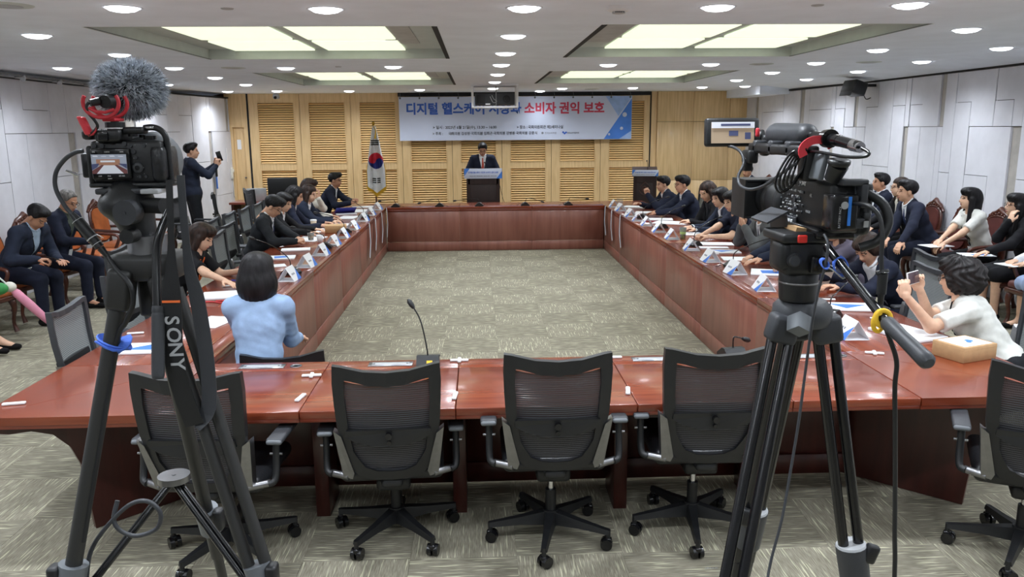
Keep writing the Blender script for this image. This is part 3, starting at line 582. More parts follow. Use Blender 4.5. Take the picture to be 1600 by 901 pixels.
# ================================================================ LECTERNS
def lectern(name, label, loc, rz, w_, sign, emblem):
    t = thing(name, label, 'lectern', loc, rz)          # front faces -Y locally
    h = w_/2
    MB().rbox((0, .25, .57), (w_, .46, 1.08), .008).build('cabinet', 'lecternwood', t)
    MB().rbox((0, .25, .02), (w_+.06, .52, .04), .006).build('base', 'mahogdark', t)
    fr = MB()
    for a in (-1, 1): fr.bb(a*h-.03, a*h+.03, -.012+.02, .03, .04, 1.1)
    fr.bb(-h, h, .008, .03, .04, .12); fr.bb(-h, h, .008, .03, .98, 1.1); fr.build('front_frame', 'lecternwood', t)
    MB().box((0, .29, 1.17), (w_+.1, .5, .03), (R(14), 0, 0)).build('sloped_top', 'lecternwood', t)
    s0, s1, z0, z1 = sign; sg = MB().rbox(((s0+s1)/2, -.008, (z0+z1)/2), (s1-s0, .008, z1-z0), .002, seg=1).build('sign_board', 'banner', t)
    hgt = z1-z0
    for pts in ([(s0, z1), (s0+.1*(hgt/.18), z1), (s0, z1-hgt*.75)], [(s1, z0), (s1-.1*(hgt/.18), z0), (s1, z0+hgt*.75)]): MB().prism(pts, -.0135, -.012, lambda u, v, q: (u, q, v)).build('printed_corner', 'bannerblue', sg)
    text('sign_title', '디지털 헬스케어 시장과 소비자 권익 보호', hgt*.2, 'textblue', sg, frame_m(((s0+s1)/2, -.0135, z0+hgt*.6), *FACE_CAM), .0008, width=(s1-s0)*.8)
    text('sign_line', '국회의원 김성원 · 국회의원 김희곤 · 국회의원 강병원 · 국회의원 강훈식', hgt*.09, 'textdark', sg, frame_m(((s0+s1)/2, -.0135, z0+hgt*.25), *FACE_CAM), .0002, width=(s1-s0)*.72)
    if emblem:
        e = MB(); e.tube([(-.09, -.0, .9), (-.02, -.0, .975), (0, 0, .99), (.02, 0, .975), (.09, 0, .9)], .006, n=6)
        for k in range(8): a = k*math.pi/4; e.sph((.045*math.cos(a), .0, .86+.045*math.sin(a)), (.018, .006, .018), 8, 6)
        e.tube([(-.1, 0, .84), (-.06, 0, .78), (0, 0, .765), (.06, 0, .78), (.1, 0, .84)], .006, n=6); e.build('carved_emblem', 'carved', t)
    MB().tube(smooth_path([(.05, .3, 1.19), (.05, .28, 1.3), (.03, .2, 1.36)], 4), .005, n=6).sph((.03, .19, 1.365), .014, 8, 6).build('lectern_microphone', 'blackplastic', t)
    return t
lectern('lectern', 'dark lectern with blue and white sign, man speaking behind it', (.09, 14.5, 0), 0, .54, (-.34, .34, 1.085, 1.265), False)
lectern('lectern', 'crested dark lectern standing by the oak corner panels', (3.03, 14.5, 0), R(-10), .36, (-.235, .235, 1.1, 1.21), True)
t = thing('lectern_cable', 'thin black cable hanging from the lectern to the floor', 'cable', (.4, 14.75, 0)); MB().tube([(-.03, 0, 1.05), (.05, .02, .7), (.17, .05, .35), (.22, .06, .004)], .004, n=6).build('cable_run', 'black', t)
# ================================================================ LAPTOP DESK, MONITOR, LEFT FAR
t = thing('side_desk', 'low brown desk with a monitor and laptop by the far wall', 'desk', (-3.75, 14.6, 0), R(0))
MB().rbox((0, 0, .7), (1.3, .6, .04), .006).build('desk_top', 'mahogedge', t)
for x in (-.6, .6): MB().bb(x-.02, x+.02, -.27, .27, 0, .68).build('leg', 'mahogdark', t)
MB().bb(-.58, .58, .2, .22, .2, .68).build('modesty_panel', 'oak', t)
t = thing('monitor', 'black monitor seen from behind on the side desk', 'monitor', (-3.5, 14.55, .72), R(6)); MB().rbox((0, 0, .25), (.52, .04, .32), .012).build('monitor_back', 'blackplastic', t); MB().cyl((0, .02, .01), (0, .02, .2), .02).build('stand_neck', 'blackplastic', t); MB().rbox((0, .02, .008), (.24, .18, .016), .006).build('stand_foot', 'blackplastic', t)
t = thing('laptop', 'open silver laptop beside the black monitor', 'laptop', (-3.95, 14.5, .722), R(8)); MB().rbox((0, .12, .008), (.34, .24, .016), .004).build('keyboard_base', 'laptop', t); MB().rbox((0, -.03, .125), (.34, .008, .23), .004, (R(12), 0, 0)).build('screen_lid', 'laptop', t)
# ================================================================ SIGNED-DISTANCE SCULPTING (numpy) -> surface nets
def V3(*a): return np.array(a if len(a) > 1 else a[0], float)
def nrm(v): v = np.asarray(v, float); return v/max(1e-9, np.linalg.norm(v))
class SDF:
    """collects primitives with bounding boxes, blends them with smooth union"""
    def __init__(s, k=.02): s.p = []; s.k = k
    def cone(s, a, b, r1, r2=None, sc=None):
        a = V3(a); b = V3(b); r2 = r1 if r2 is None else r2; ba = b-a; l2 = ba@ba+1e-12
        def f(P): pa = P-a; h = np.clip(pa@ba/l2, 0, 1); d = pa-h[..., None]*ba; return np.sqrt((d*d).sum(-1))-(r1+(r2-r1)*h)
        m = max(r1, r2); s.p.append((f, np.minimum(a, b)-m, np.maximum(a, b)+m)); return s
    def ell(s, c, r, ax=None):
        c = V3(c); r = V3(r); A = np.eye(3) if ax is None else np.array(ax, float)
        def f(P): q = (P-c)@A.T; k0 = np.sqrt(((q/r)**2).sum(-1)); k1 = np.sqrt(((q/(r*r))**2).sum(-1)); return np.where(k1 > 1e-9, k0*(k0-1)/np.maximum(k1, 1e-9), -r.min())
        e = np.abs(A.T)@r; s.p.append((f, c-e, c+e)); return s
    def bounds(s, pad): return np.min([p[1] for p in s.p], 0)-pad, np.max([p[2] for p in s.p], 0)+pad
    def grid(s, h, lo=None, hi=None, split=None):
        pad = 2.5*h; l0, h0 = s.bounds(pad); lo = l0 if lo is None else np.maximum(l0, lo); hi = h0 if hi is None else np.minimum(h0, hi)
        n = np.maximum(4, np.ceil((hi-lo)/h).astype(int)+1); ax = [lo[i]+h*np.arange(n[i]) for i in range(3)]
        D = np.full(n, 9e3); K = s.k; mg = max(3*h, K*1.3)
        for ip, (f, a, b) in enumerate(s.p):
            if split is not None and ip == split: s.D1 = np.minimum(D, 1.); D = np.full(n, 9e3)
            i0 = np.clip(np.floor((a-mg-lo)/h).astype(int), 0, n-1); i1 = np.clip(np.ceil((b+mg-lo)/h).astype(int)+1, 1, n)
            if (i1 <= i0).any(): continue
            P = np.stack(np.meshgrid(*(ax[i][i0[i]:i1[i]] for i in range(3)), indexing='ij'), -1); d = f(P); S = (slice(i0[0], i1[0]), slice(i0[1], i1[1]), slice(i0[2], i1[2])); e = D[S]
            q = np.clip(.5+.5*(e-d)/K, 0, 1); D[S] = np.where(e > 1e3, np.minimum(d, 8e3), e*(1-q)+d*q-K*q*(1-q))
        s.ax = ax; s.lo = lo; s.h = h; s.D = np.minimum(D, 1.)
        s.P = np.stack(np.meshgrid(*ax, indexing='ij'), -1); return s
def nets(D, lo, h):
    """naive surface nets: verts (n,3), quads (m,4)"""
    ins = D < 0; c = np.zeros(np.array(D.shape)-1, int)
    for i in (0, 1):
        for j in (0, 1):
            for k in (0, 1): c += ins[i:D.shape[0]-1+i, j:D.shape[1]-1+j, k:D.shape[2]-1+k]
    act = (c > 0) & (c < 8); idx = np.full(act.shape, -1); cells = np.argwhere(act); idx[act] = np.arange(len(cells))
    acc = np.zeros((len(cells), 3)); cnt = np.zeros(len(cells)); C = [(i, j, k) for i in (0, 1) for j in (0, 1) for k in (0, 1)]
    val = {o: D[cells[:, 0]+o[0], cells[:, 1]+o[1], cells[:, 2]+o[2]] for o in C}
    for a in C:
        for ax in range(3):
            if a[ax]: continue
            b = list(a); b[ax] = 1; b = tuple(b); va, vb = val[a], val[b]; m = (va < 0) != (vb < 0); t = np.where(m, va/np.where(m, va-vb, 1), 0)
            p = np.array(a, float)[None].repeat(len(cells), 0); p[:, ax] = t; acc += p*m[:, None]; cnt += m
    v = lo+h*(cells+acc/np.maximum(cnt, 1)[:, None]); Q = []
    for ax in range(3):
        sl0 = [slice(None)]*3; sl1 = [slice(None)]*3; sl0[ax] = slice(0, -1); sl1[ax] = slice(1, None); a = ins[tuple(sl0)]; b = ins[tuple(sl1)]
        e = np.argwhere(a != b); u, w_ = [i for i in range(3) if i != ax]; e = e[(e[:, u] > 0) & (e[:, w_] > 0) & (e[:, u] < act.shape[u]) & (e[:, w_] < act.shape[w_])]
        if not len(e): continue
        q = []
        for du, dw in ((-1, -1), (0, -1), (0, 0), (-1, 0)): f = e.copy(); f[:, u] += du; f[:, w_] += dw; q.append(idx[f[:, 0], f[:, 1], f[:, 2]])
        q = np.stack(q, 1); flip = a[e[:, 0], e[:, 1], e[:, 2]]
        if ax == 1: flip = ~flip
        q[~flip] = q[~flip][:, ::-1]; Q.append(q)
    return v, (np.concatenate(Q) if Q else np.zeros((0, 4), int))
def relax(v, q, it=1, lam=.5):
    for _ in range(it):
        s = np.zeros_like(v); n = np.zeros(len(v))
        for a, b in ((0, 1), (1, 2), (2, 3), (3, 0)):
            np.add.at(s, q[:, a], v[q[:, b]]); np.add.at(s, q[:, b], v[q[:, a]]); np.add.at(n, q[:, a], 1); np.add.at(n, q[:, b], 1)
        v = v*(1-lam)+lam*s/np.maximum(n, 1)[:, None]
    return v
def npmesh(name, v, q, mats, mi=None):
    me = bpy.data.meshes.new(name); me.vertices.add(len(v)); me.vertices.foreach_set('co', np.ascontiguousarray(v, np.float32).ravel())
    n = len(q); me.loops.add(n*4); me.loops.foreach_set('vertex_index', np.ascontiguousarray(q, np.int32).ravel()); me.polygons.add(n)
    me.polygons.foreach_set('loop_start', np.arange(0, n*4, 4, dtype=np.int32)); me.polygons.foreach_set('use_smooth', np.ones(n, bool))
    for m in mats: me.materials.append(M[m] if isinstance(m, str) else m)
    if mi is not None: me.polygons.foreach_set('material_index', np.ascontiguousarray(mi, np.int32))
    me.update(calc_edges=True); me.validate(); return me
# ---------------------------------------------------------------- skin, hair, cloth materials
for n_, c_ in (('skin', (206, 160, 132)), ('skin2', (192, 142, 114)), ('skin3', (220, 178, 150))): M[n_] = mat(n_, c_, .5, var=.04, scale=30, spec=.35)
M['lip'] = mat('lip', (170, 92, 88), .45); M['brow'] = mat('brow_dark', (70, 55, 48), .7); M['eyewhite'] = mat('eye', (60, 48, 44), .3)
for n_, c_ in (('hairblack', (26, 24, 26)), ('hairbrown', (52, 38, 32)), ('hairgrey', (120, 116, 112)), ('hairsoft', (36, 32, 32))): M[n_] = mat(n_, c_, .5, var=.35, scale=40, stretch=(1, 1, .15), bump=.5, bscale=90, spec=.25)
def cloth(n_, c_, **k): M[n_] = mat('cloth_'+n_, c_, .85, var=.07, scale=14, bump=.25, bscale=40, spec=.2, **k)
for n_, c_ in (('navy', (34, 38, 54)), ('navy2', (40, 46, 62)), ('charcoal', (38, 40, 44)), ('greysuit', (92, 94, 96)), ('blacksuit', (26, 26, 29)), ('shirt', (228, 230, 234)), ('paleblue', (148, 172, 204)), ('skyblueshirt', (176, 196, 220)), ('cream', (226, 222, 210)), ('whiteblouse', (222, 222, 216)), ('violetgrey', (96, 90, 104)), ('skirtblue', (168, 186, 222)), ('tie_blue', (40, 50, 84)), ('tie_red', (186, 84, 72)), ('tie_grey', (96, 100, 112)), ('olive', (74, 80, 72)), ('lany', (28, 30, 34)), ('lanyorange', (236, 112, 56)), ('shoe', (22, 21, 22))): cloth(n_, c_)
# ---------------------------------------------------------------- head template (x fwd, y left, z up)
def make_head(fem):
    s = SDF(.018); w_ = .95 if fem else 1.
    s.ell((-.012, 0, .035), (.094, .076*w_, .086)).ell((.022, 0, -.035), (.07, .06*w_, .078)).ell((.05, 0, -.088), (.028, .026*w_, .022)).ell((.0, 0, -.06), (.055, .055*w_, .05))
    s.cone((-.018, 0, -.06), (-.04, 0, -.2), .05*w_, .054*w_)
    s.grid(.0052); D = s.D; P = s.P
    def un(d, k): nonlocal D; q = np.clip(.5+.5*(D-d)/k, 0, 1); D = D*(1-q)+d*q-k*q*(1-q)
    def cone(a, b, r1, r2): a = V3(a); b = V3(b); ba = b-a; pa = P-a; h = np.clip(pa@ba/(ba@ba), 0, 1); return np.linalg.norm(pa-h[..., None]*ba, axis=-1)-(r1+(r2-r1)*h)
    def ell(c, r): q = (P-V3(c))/V3(r); k0 = np.linalg.norm(q, axis=-1); return (k0-1)*min(r)
    for y in (-.031, .031): d = -(ell((.094, y, .002), (.016, .02, .012))); q = np.clip(.5-.5*(D-d)/.012, 0, 1); D = D*(1-q)+d*q+.012*q*(1-q)
    un(cone((.083, 0, .006), (.1, 0, -.034), .008, .0125), .01); un(ell((.088, 0, -.038), (.012, .018, .009)), .008)
    un(ell((.083, 0, -.064), (.011, .023, .009)), .006)
    for y in (-1, 1): un(ell((-.006, y*.076*w_, -.012), (.02, .009, .031)), .006); un(ell((.085, y*.031, .003), (.009, .016, .0085)), .004); un(ell((.079, y*.03, .022), (.012, .022, .007)), .008)
    v, q = nets(D, s.lo, s.h); v = relax(v, q, 1, .35); c = v[q].mean(1); mi = np.zeros(len(q), int)
    x, y, z = c[:, 0], np.abs(c[:, 1]), c[:, 2]
    mi[(x > .075) & (y < .021) & (np.abs(z+.064) < .007)] = 1
    mi[(x > .06) & (np.abs(z-.025-.06*(y-.03)*(y < .03)) < .0028) & (y > .013) & (y < .05)] = 2
    mi[(x > .06) & (np.abs(z-.003) < .004) & (np.abs(y-.031) < .013)] = 2
    return v, q, mi
HEADS = {f: make_head(f) for f in (False, True)}
def make_hair(style):
    s = SDF(.02); zl = None; noise = .0015; h = .0072
    s.ell((-.016, 0, .043), (.104, .088, .09))
    if style == 'short': zl = ([-.13, -.06, -.02, .03, .07, .12], [-.075, -.07, -.005, .012, .06, .072]); s.ell((.035, 0, .1), (.062, .066, .034)); noise = .0025
    elif style == 'thin': zl = ([-.13, -.06, -.02, .03, .06, .12], [-.075, -.06, .0, .02, .08, .09])
    elif style == 'swept': zl = ([-.13, -.06, -.02, .03, .07, .12], [-.075, -.07, -.01, .02, .05, .05]); s.ell((.045, .02, .095), (.066, .07, .04)); noise = .003
    elif style == 'bob': zl = ([-.2, .03, .05, .12], [-.17, -.165, .03, .045]); s.ell((-.03, 0, -.04), (.1, .108, .125)).ell((.03, 0, .08), (.075, .08, .05))
    elif style == 'shortbob': zl = ([-.2, -.02, .03, .06, .12], [-.11, -.085, -.05, .04, .045]); s.ell((-.03, 0, -.01), (.1, .1, .1)).ell((.04, 0, .075), (.068, .078, .045))
    elif style == 'long': zl = ([-.2, .035, .05, .12], [-.5, -.5, .03, .035]); s.cone((-.05, 0, 0), (-.075, 0, -.3), .085, .055).cone((-.0, .075, 0), (.0, .085, -.26), .03, .026).cone((-.0, -.075, 0), (.0, -.085, -.26), .03, .026).ell((.035, 0, .08), (.075, .08, .05))
    elif style == 'midlong': zl = ([-.2, .03, .055, .12], [-.5, -.5, .045, .06]); s.cone((-.05, 0, 0), (-.06, 0, -.19), .088, .075).cone((-.0, .08, 0), (.01, .088, -.17), .03, .03).cone((-.0, -.08, 0), (.01, -.088, -.17), .03, .03); noise = .004
    elif style == 'pony': zl = ([-.13, -.03, .03, .06, .12], [-.1, -.07, -.06, .02, .03]); s.cone((-.1, 0, .0), (-.09, .03, -.3), .035, .018).cone((.055, .072, .03), (.06, .07, -.1), .013, .006).cone((.055, -.072, .03), (.06, -.07, -.1), .013, .006).ell((.05, 0, .06), (.055, .07, .045))
    elif style == 'curly': zl = ([-.2, -.0, .04, .07, .13], [-.14, -.1, -.05, .04, .05]); s.ell((-.035, 0, .01), (.125, .118, .125)).ell((.03, 0, .085), (.08, .09, .06)); noise = .012
    s.grid(h); D = s.D; P = s.P; x, y, z = P[..., 0], P[..., 1], P[..., 2]
    a = np.arctan2(y, x+.01)
    D = D+noise*np.sin(a*(9 if noise > .01 else 23)+3*np.sin(z*40))*np.cos(z*(70 if noise > .01 else 12)+2*np.sin(a*3))
    d = (np.interp(x, *zl)-z)*.8
    if style in ('long', 'midlong', 'bob'): d = np.where((np.abs(y) > .062) & (x < .06), np.minimum(d, ((-.5 if style != 'bob' else -.15)-z)*.8), d)
    if style == 'pony': d = np.where((x < -.075) | ((np.abs(y) > .06) & (x > .035) & (x < .08)), np.minimum(d, (-.5-z)), d)
    if style in ('short', 'thin', 'swept'): # clear the ears
        d = np.maximum(d, .024-np.sqrt(((x+.002)/1.)**2+((z+.02)/1.5)**2))
    v, q = nets(np.maximum(D, d), s.lo, h); return relax(v, q, 1, .3), q
HAIRS = {}
# ---------------------------------------------------------------- hand template (x fingers, palm faces -z, thumb +y)
def make_hand(pose):
    s = SDF(.007); s.ell((.045, 0, 0), (.05, .038, .0145)).cone((-.008, 0, 0), (.012, 0, 0), .0245, .024).ell((.02, .025, -.006), (.028, .018, .014))
    curl = {'flat': (6, 10, 8), 'relax': (22, 28, 20), 'grip': (50, 55, 30), 'fist': (80, 90, 60)}[pose]
    for y, l, r in ((.029, .07, .0085), (.01, .078, .009), (-.01, .072, .0085), (-.028, .058, .0075)):
        p = V3(.086, y, .0); a = 0; sp = y*(1.4 if pose != 'fist' else .4)
        for k, (cu, fr) in enumerate(zip(curl, (.45, .3, .25))):
            a += R(cu); d = V3(math.cos(a), sp*.8, -math.sin(a)); q = p+d*l*fr; s.cone(p, q, r*(1-.08*k), r*(1-.08*(k+1))); p = q
    th = {'flat': ((.02, .03, -.004), (.05, .06, -.01), (.078, .07, -.014)), 'relax': ((.02, .03, -.006), (.052, .052, -.02), (.082, .05, -.028)), 'grip': ((.02, .03, -.008), (.05, .046, -.03), (.08, .03, -.045)), 'fist': ((.02, .03, -.008), (.055, .036, -.03), (.075, .01, -.042))}[pose]
    s.cone(th[0], th[1], .0125, .0105).cone(th[1], th[2], .0105, .0085)
    s.grid(.0048); v, q = nets(s.D, s.lo, s.h); return v, q
HANDS = {p: make_hand(p) for p in ('flat', 'relax', 'grip', 'fist')}
def ik(a, c, l1, l2, hint):
    d = c-a; L = np.linalg.norm(d); L2 = min(L, (l1+l2)*.995); u = d/max(L, 1e-6); c = a+u*L2
    x = (l1*l1-l2*l2+L2*L2)/(2*L2); h = math.sqrt(max(0, l1*l1-x*x)); hn = np.asarray(hint, float); hn = nrm(hn-u*(hn@u)); return a+u*x+hn*h, c
def person(label, head, face, hands, fem=False, s=1., hair='short', hairmat='hairblack', skin='skin', look=None, tilt=0., outfit='suit', top='navy', inner='shirt', tie=None, bottom=None, sleeves='long', seat=.46, stand=False,
           handpose=('relax', 'relax'), handdir=None, palm=None, feet=None, glasses=False, legs=True, res=.0155, lanyard=None, girth=1., group=None, knees=None, elbow=None, skirt=False, roll=0., lean=None, hairscale=1.):
    f = V3(math.cos(R(face)), math.sin(R(face)), 0); l = V3(-f[1], f[0], 0); up = V3(0, 0, 1); H = V3(head)
    la = face if look is None else look; hf = V3(math.cos(R(la))*math.cos(R(tilt)), math.sin(R(la))*math.cos(R(tilt)), -math.sin(R(tilt))); hl = V3(-math.sin(R(la)), math.cos(R(la)), 0); hu = np.cross(hf, hl)
    if roll: c_, s_ = math.cos(R(roll)), math.sin(R(roll)); hl, hu = hl*c_+hu*s_, hu*c_-hl*s_
    N = H-(hu*.5+up*.5)*.142*s-(hf*.3+f*.7)*.034*s; TL = .52*s
    if stand: hip = V3(N[0], N[1], N[2]-TL)-f*.0
    else:
        hz = seat+.085*s; dz = min(N[2]-hz, TL*.998); off = math.sqrt(max(0, TL*TL-dz*dz)) if lean is None else lean; hip = V3(N[0]-f[0]*off, N[1]-f[1]*off, hz)
    t = nrm(N-hip); TL = np.linalg.norm(N-hip); ft = nrm(np.cross(l, t)); ft = ft if ft@f > 0 or abs(ft@f) < 1e-6 else -ft
    g = girth*(.9 if fem else 1.)
    sw = (.155 if fem else .178)*s; Sc = N-t*.045*s; SL = Sc+l*sw; SR = Sc-l*sw
    UA, FA = .275*s, .245*s; W = []; E = []
    for i, (S_, hd) in enumerate(((SL, hands[0]), (SR, hands[1]))):
        sg = 1 if i == 0 else -1; hint = (-up*.8+l*sg*.55-f*.25) if elbow is None else V3(elbow[i] if isinstance(elbow[0], (tuple, list)) else elbow)
        hd = V3(hd) if hd is not None else S_-up*.45*s+f*.08; e, w_ = ik(S_, hd, UA, FA, hint); E.append(e); W.append(w_)
    HJ = [hip+l*.088*s, hip-l*.088*s]; KN = []; FT = []; TH, SH = .41*s, .40*s
    for i in (0, 1):
        sg = 1 if i == 0 else -1
        if feet is not None: fo = V3(feet[i])
        elif stand: fo = V3(HJ[i][0]+l[0]*sg*.02, HJ[i][1]+l[1]*sg*.02, .075)
        else: fo = HJ[i]+f*(.40*s)+l*sg*.03; fo[2] = .075
        k, fo2 = ik(HJ[i], fo, TH, SH, (f*.35+up) if not stand else f); KN.append(k); FT.append(fo2)
    base = V3(hip[0], hip[1], 0.); A = np.array([l, ft, t])
    def torso(q, inf=0., low=True):
        if low: q.ell(hip+t*.02*s, ((.165*g+inf)*s, (.12*g+inf)*s, (.12+inf)*s), A)
        q.ell(hip+t*.19*s, ((.142*g+inf)*s, (.104*g+inf)*s, .17*s), A).ell(hip+t*.35*s, ((.16*g+inf)*s, (.112*g+inf)*s, .16*s), A)
        q.cone(Sc+l*sw*.9, Sc-l*sw*.9, (.062*g+inf)*s).cone(N-t*.005, Sc+l*sw*.6, (.05+inf)*s, (.05+inf)*s).cone(N-t*.005, Sc-l*sw*.6, (.05+inf)*s, (.05+inf)*s).cone(Sc-t*.02, N+t*.02*s, (.075+inf*.5)*s, (.055+inf*.4)*s)
        if fem:
            for k in (-1, 1): q.ell(hip+t*.31*s+l*k*.065*s+ft*.072*s, ((.06+inf)*s, (.055+inf)*s, (.062+inf)*s), A)
        return q
    def arms(q, inf=0., fr=1., taper=1., only=(0, 1)):
        for i in only:
            S_ = (SL, SR)[i]; q.cone(S_, E[i], (.05*g+inf)*s, (.041*g+inf)*s)
            if fr > 0: q.cone(E[i], E[i]+(W[i]-E[i])*fr, (.041*g+inf)*s, ((.041-.013*fr)*g+inf*taper)*s)
        return q
    def lower(q, inf=0., fr=1., wide=1.):
        for i in (0, 1):
            q.cone(HJ[i], KN[i], (.083*g+inf)*s, (.06+inf)*s); q.cone(KN[i], KN[i]+(FT[i]-KN[i])*fr, (.057+inf)*s, (.038+inf*wide)*s)
        return q.ell(hip, ((.165*g+inf)*s, (.125*g+inf)*s, (.115+inf)*s), A)
    # ---- body (one continuous skin): torso, limbs, head and hands
    b = SDF(.03); torso(b, -.012); arms(b, -.003 if sleeves == 'long' else .0); 
    if legs:
        lower(b, -.008 if not skirt else -.002)
        for i in (0, 1): b.cone(FT[i]+up*.0, FT[i]+f*.13*s-up*.035, .036*s, .028*s)
    b.cone(N-t*.03, H-hu*.1*s-hf*.02, .05*s*(.92 if fem else 1), .047*s*(.92 if fem else 1))
    br = res*(1.35 if sleeves == 'long' and not skirt else 1.); b.grid(br); bv, bq = nets(b.D, b.lo, br); bv = relax(bv, bq, 2, .5); vs = [bv]; qs = [bq]; ms = [np.zeros(len(bq), int)]; o = len(bv)
    hv, hq, hm = HEADS[fem]; B = np.array([hf, hl, hu]); hv2 = H+(hv*s)@B; keep = np.ones(len(hq), bool)
    vs.append(hv2); qs.append(hq+o); ms.append(hm); o += len(hv2)
    for i in (0, 1):
        v, q = HANDS[handpose[i]]; v = v.copy()*s*(.92 if fem else 1.)
        if i == 1: v[:, 1] *= -1; q = q[:, ::-1]
        fd = nrm(W[i]-E[i]) if handdir is None or handdir[i] is None else nrm(handdir[i])
        pn = V3(palm[i]) if palm is not None and palm[i] is not None else V3(0, 0, -1.); zz = -nrm(pn-fd*(pn@fd)); yy = np.cross(zz, fd)
        vs.append(W[i]+v@np.array([fd, yy, zz])); qs.append(q+o); ms.append(np.zeros(len(q), int)); o += len(v)
    ob = link('person', npmesh('person', np.concatenate(vs)-base, np.concatenate(qs), [skin, 'lip', 'brow'], np.concatenate(ms)), None, base); tag(ob, label, 'person', group)
    def add(nm, D, q, m, rl=1, lab=None):
        v, f_ = nets(D, q.lo, q.h)
        if len(f_) < 4: return None
        v = relax(v, f_, rl, .5); return link(nm, npmesh(nm, v-base, f_, m if isinstance(m, list) else [m]), ob, None, None, lab)
    def fields(q):
        P = q.P-hip; return P@t/s, P@l/s, P@ft/s
    wr = rng.uniform(0, 6, 4)
    def folds(q, a=.0035):
        P = q.P; return a*np.sin(P[..., 0]*38+9*np.sin(P[..., 2]*11+wr[0]))*np.sin(P[..., 2]*31+wr[1]+6*np.sin(P[..., 1]*13+wr[2]))
    # ---- clothes
    if outfit in ('suit', 'jacket_open', 'cardigan'):
        q = SDF(.028); torso(q, .018, True); q.ell(hip+t*.06*s, (.175*g*s, .135*g*s, .13*s), A); [q.cone(N+t*(.012)*s+(l*math.cos(k_)*.07+ft*math.sin(k_)*.066)*s, N+t*(.012)*s+(l*math.cos(k_+.5)*.07+ft*math.sin(k_+.5)*.066)*s, .016*s) for k_ in (math.pi*(.95+1.1*i_/7) for i_ in range(7))]; nt = len(q.p); arms(q, .013, .97, .9); q.grid(res*.9, split=nt); h, a, fr = fields(q); fo_ = folds(q)
        D = q.D1+fo_; bot = {'suit': .2, 'jacket_open': .04, 'cardigan': .0}[outfit]; wv = np.clip((h-bot)/(.5-bot), 0, 1.3)*(.062 if outfit == 'suit' else .085)-np.where(h < bot, .01, 0)
        op = np.maximum(np.maximum(np.abs(a)-wv, -fr), fr-.185*g); op = np.maximum(op, bot-h-.02 if outfit == 'suit' else -1+0*h)
        lap = np.maximum(D-.007, np.maximum(np.abs(a)-wv-.045*np.clip((h-bot)/.2, 0, 1), -fr)); D = np.minimum(D, np.where(h > bot, lap, 1)); D = np.maximum(D, -op*s)
        D = np.maximum(D, ((-.1 if not stand else -.16)-h)*s); nk = np.linalg.norm(q.P-(N+t*.055*s+ft*.03*s), axis=-1); D = np.maximum(D, .066*s-nk); D2 = q.D+fo_; kk = np.clip(.5+.5*(D-D2)/.02, 0, 1); D = D*(1-kk)+D2*kk-.02*kk*(1-kk)
        add('jacket', D, q, top, 2)
        q = SDF(.025); torso(q, .006); q.grid(res*1.15); h, a, fr = fields(q); D = np.maximum(q.D, -.02-h); D = np.maximum(D, h-.53); D = np.maximum(D, np.abs(a)-.14); nk = np.linalg.norm(q.P-(N+t*.06*s+ft*.04*s), axis=-1); D = np.maximum(D, .052*s-nk); add('shirt', D, q, inner, 1)
        c = SDF(.01)
        for k in range(14):
            an = -math.pi/2+2*math.pi*k/14
            if abs(an-math.pi/2) < .28 and not fem: continue
            an2 = an+2*math.pi/14; pt = lambda q_: N+t*(.034-.026*math.sin(q_))*s+(l*math.cos(q_)*.06+ft*(math.sin(q_)*.058+.006))*s
            if not (fem and abs(an-math.pi/2) < .7): c.cone(pt(an), pt(an2), .0115*s)
        c.grid(.008); add('collar', c.D, c, inner, 1)
        for i in (0, 1): c = SDF(.005); d = nrm(W[i]-E[i]); c.cone(W[i]-d*.025*s, W[i]-d*.002*s, .035*s); c.grid(.008); P = c.P; D = np.maximum(c.D, (P-W[i])@d-.004); add('cuff', D, c, inner if outfit == 'suit' else top, 1)
        if tie:
            q = SDF(.025); torso(q, .0135); q.grid(.011); h, a, fr = fields(q); D = np.maximum(np.maximum(q.D, np.abs(a)-(.014+.02*np.clip((.5-h)/.3, 0, 1))), np.maximum(-fr, np.maximum(.12-h, h-.505))); add('tie', D, q, tie, 1)
    else:
        ln = 0. if sleeves == 'short' else .97
        q = SDF(.028); torso(q, .014); 
        if sleeves == 'short':
            for i in (0, 1): S_ = (SL, SR)[i]; q.cone(S_, S_+(E[i]-S_)*.8, (.058*g)*s, (.066*g)*s)
        else: arms(q, .012, ln)
        q.grid(res*.85); h, a, fr = fields(q); D = q.D+folds(q, .0045); nk = np.linalg.norm(q.P-(N+t*.045*s+ft*.025*s), axis=-1); D = np.maximum(D, .066*s-nk); D = np.maximum(D, (-.07-h)*s)
        if sleeves == 'short':
            for i in (0, 1): S_ = (SL, SR)[i]; d = nrm(E[i]-S_); pa = (q.P-S_); al = pa@d; rad = np.linalg.norm(pa-al[..., None]*d, axis=-1); D = np.where((rad < .1) & (al > .2*s*UA/.275), np.maximum(D, al-.78*UA), D)
        add('top', D, q, top, 2)
    if lanyard:
        q = SDF(.025); torso(q, .03 if outfit != 'suit' else .03); q.grid(.011); h, a, fr = fields(q)
        ln = np.abs(np.abs(a)-np.clip((h-.14)*.19, 0, .07))-(.012 if lanyard == 'lanyorange' else .007); D = np.maximum(np.maximum(q.D, -(q.D+.012)), np.maximum(ln, np.maximum(-fr, np.maximum(.14-h, h-.5)))); add('lanyard', D, q, lanyard, 0)
        c = hip+t*.1*s+ft*(.145*g)*s; MB().box(c-base, (.06, .004, .09), Matrix((l, ft, t)).transposed()).build('badge', 'paper', ob)
    bm_ = bottom or top
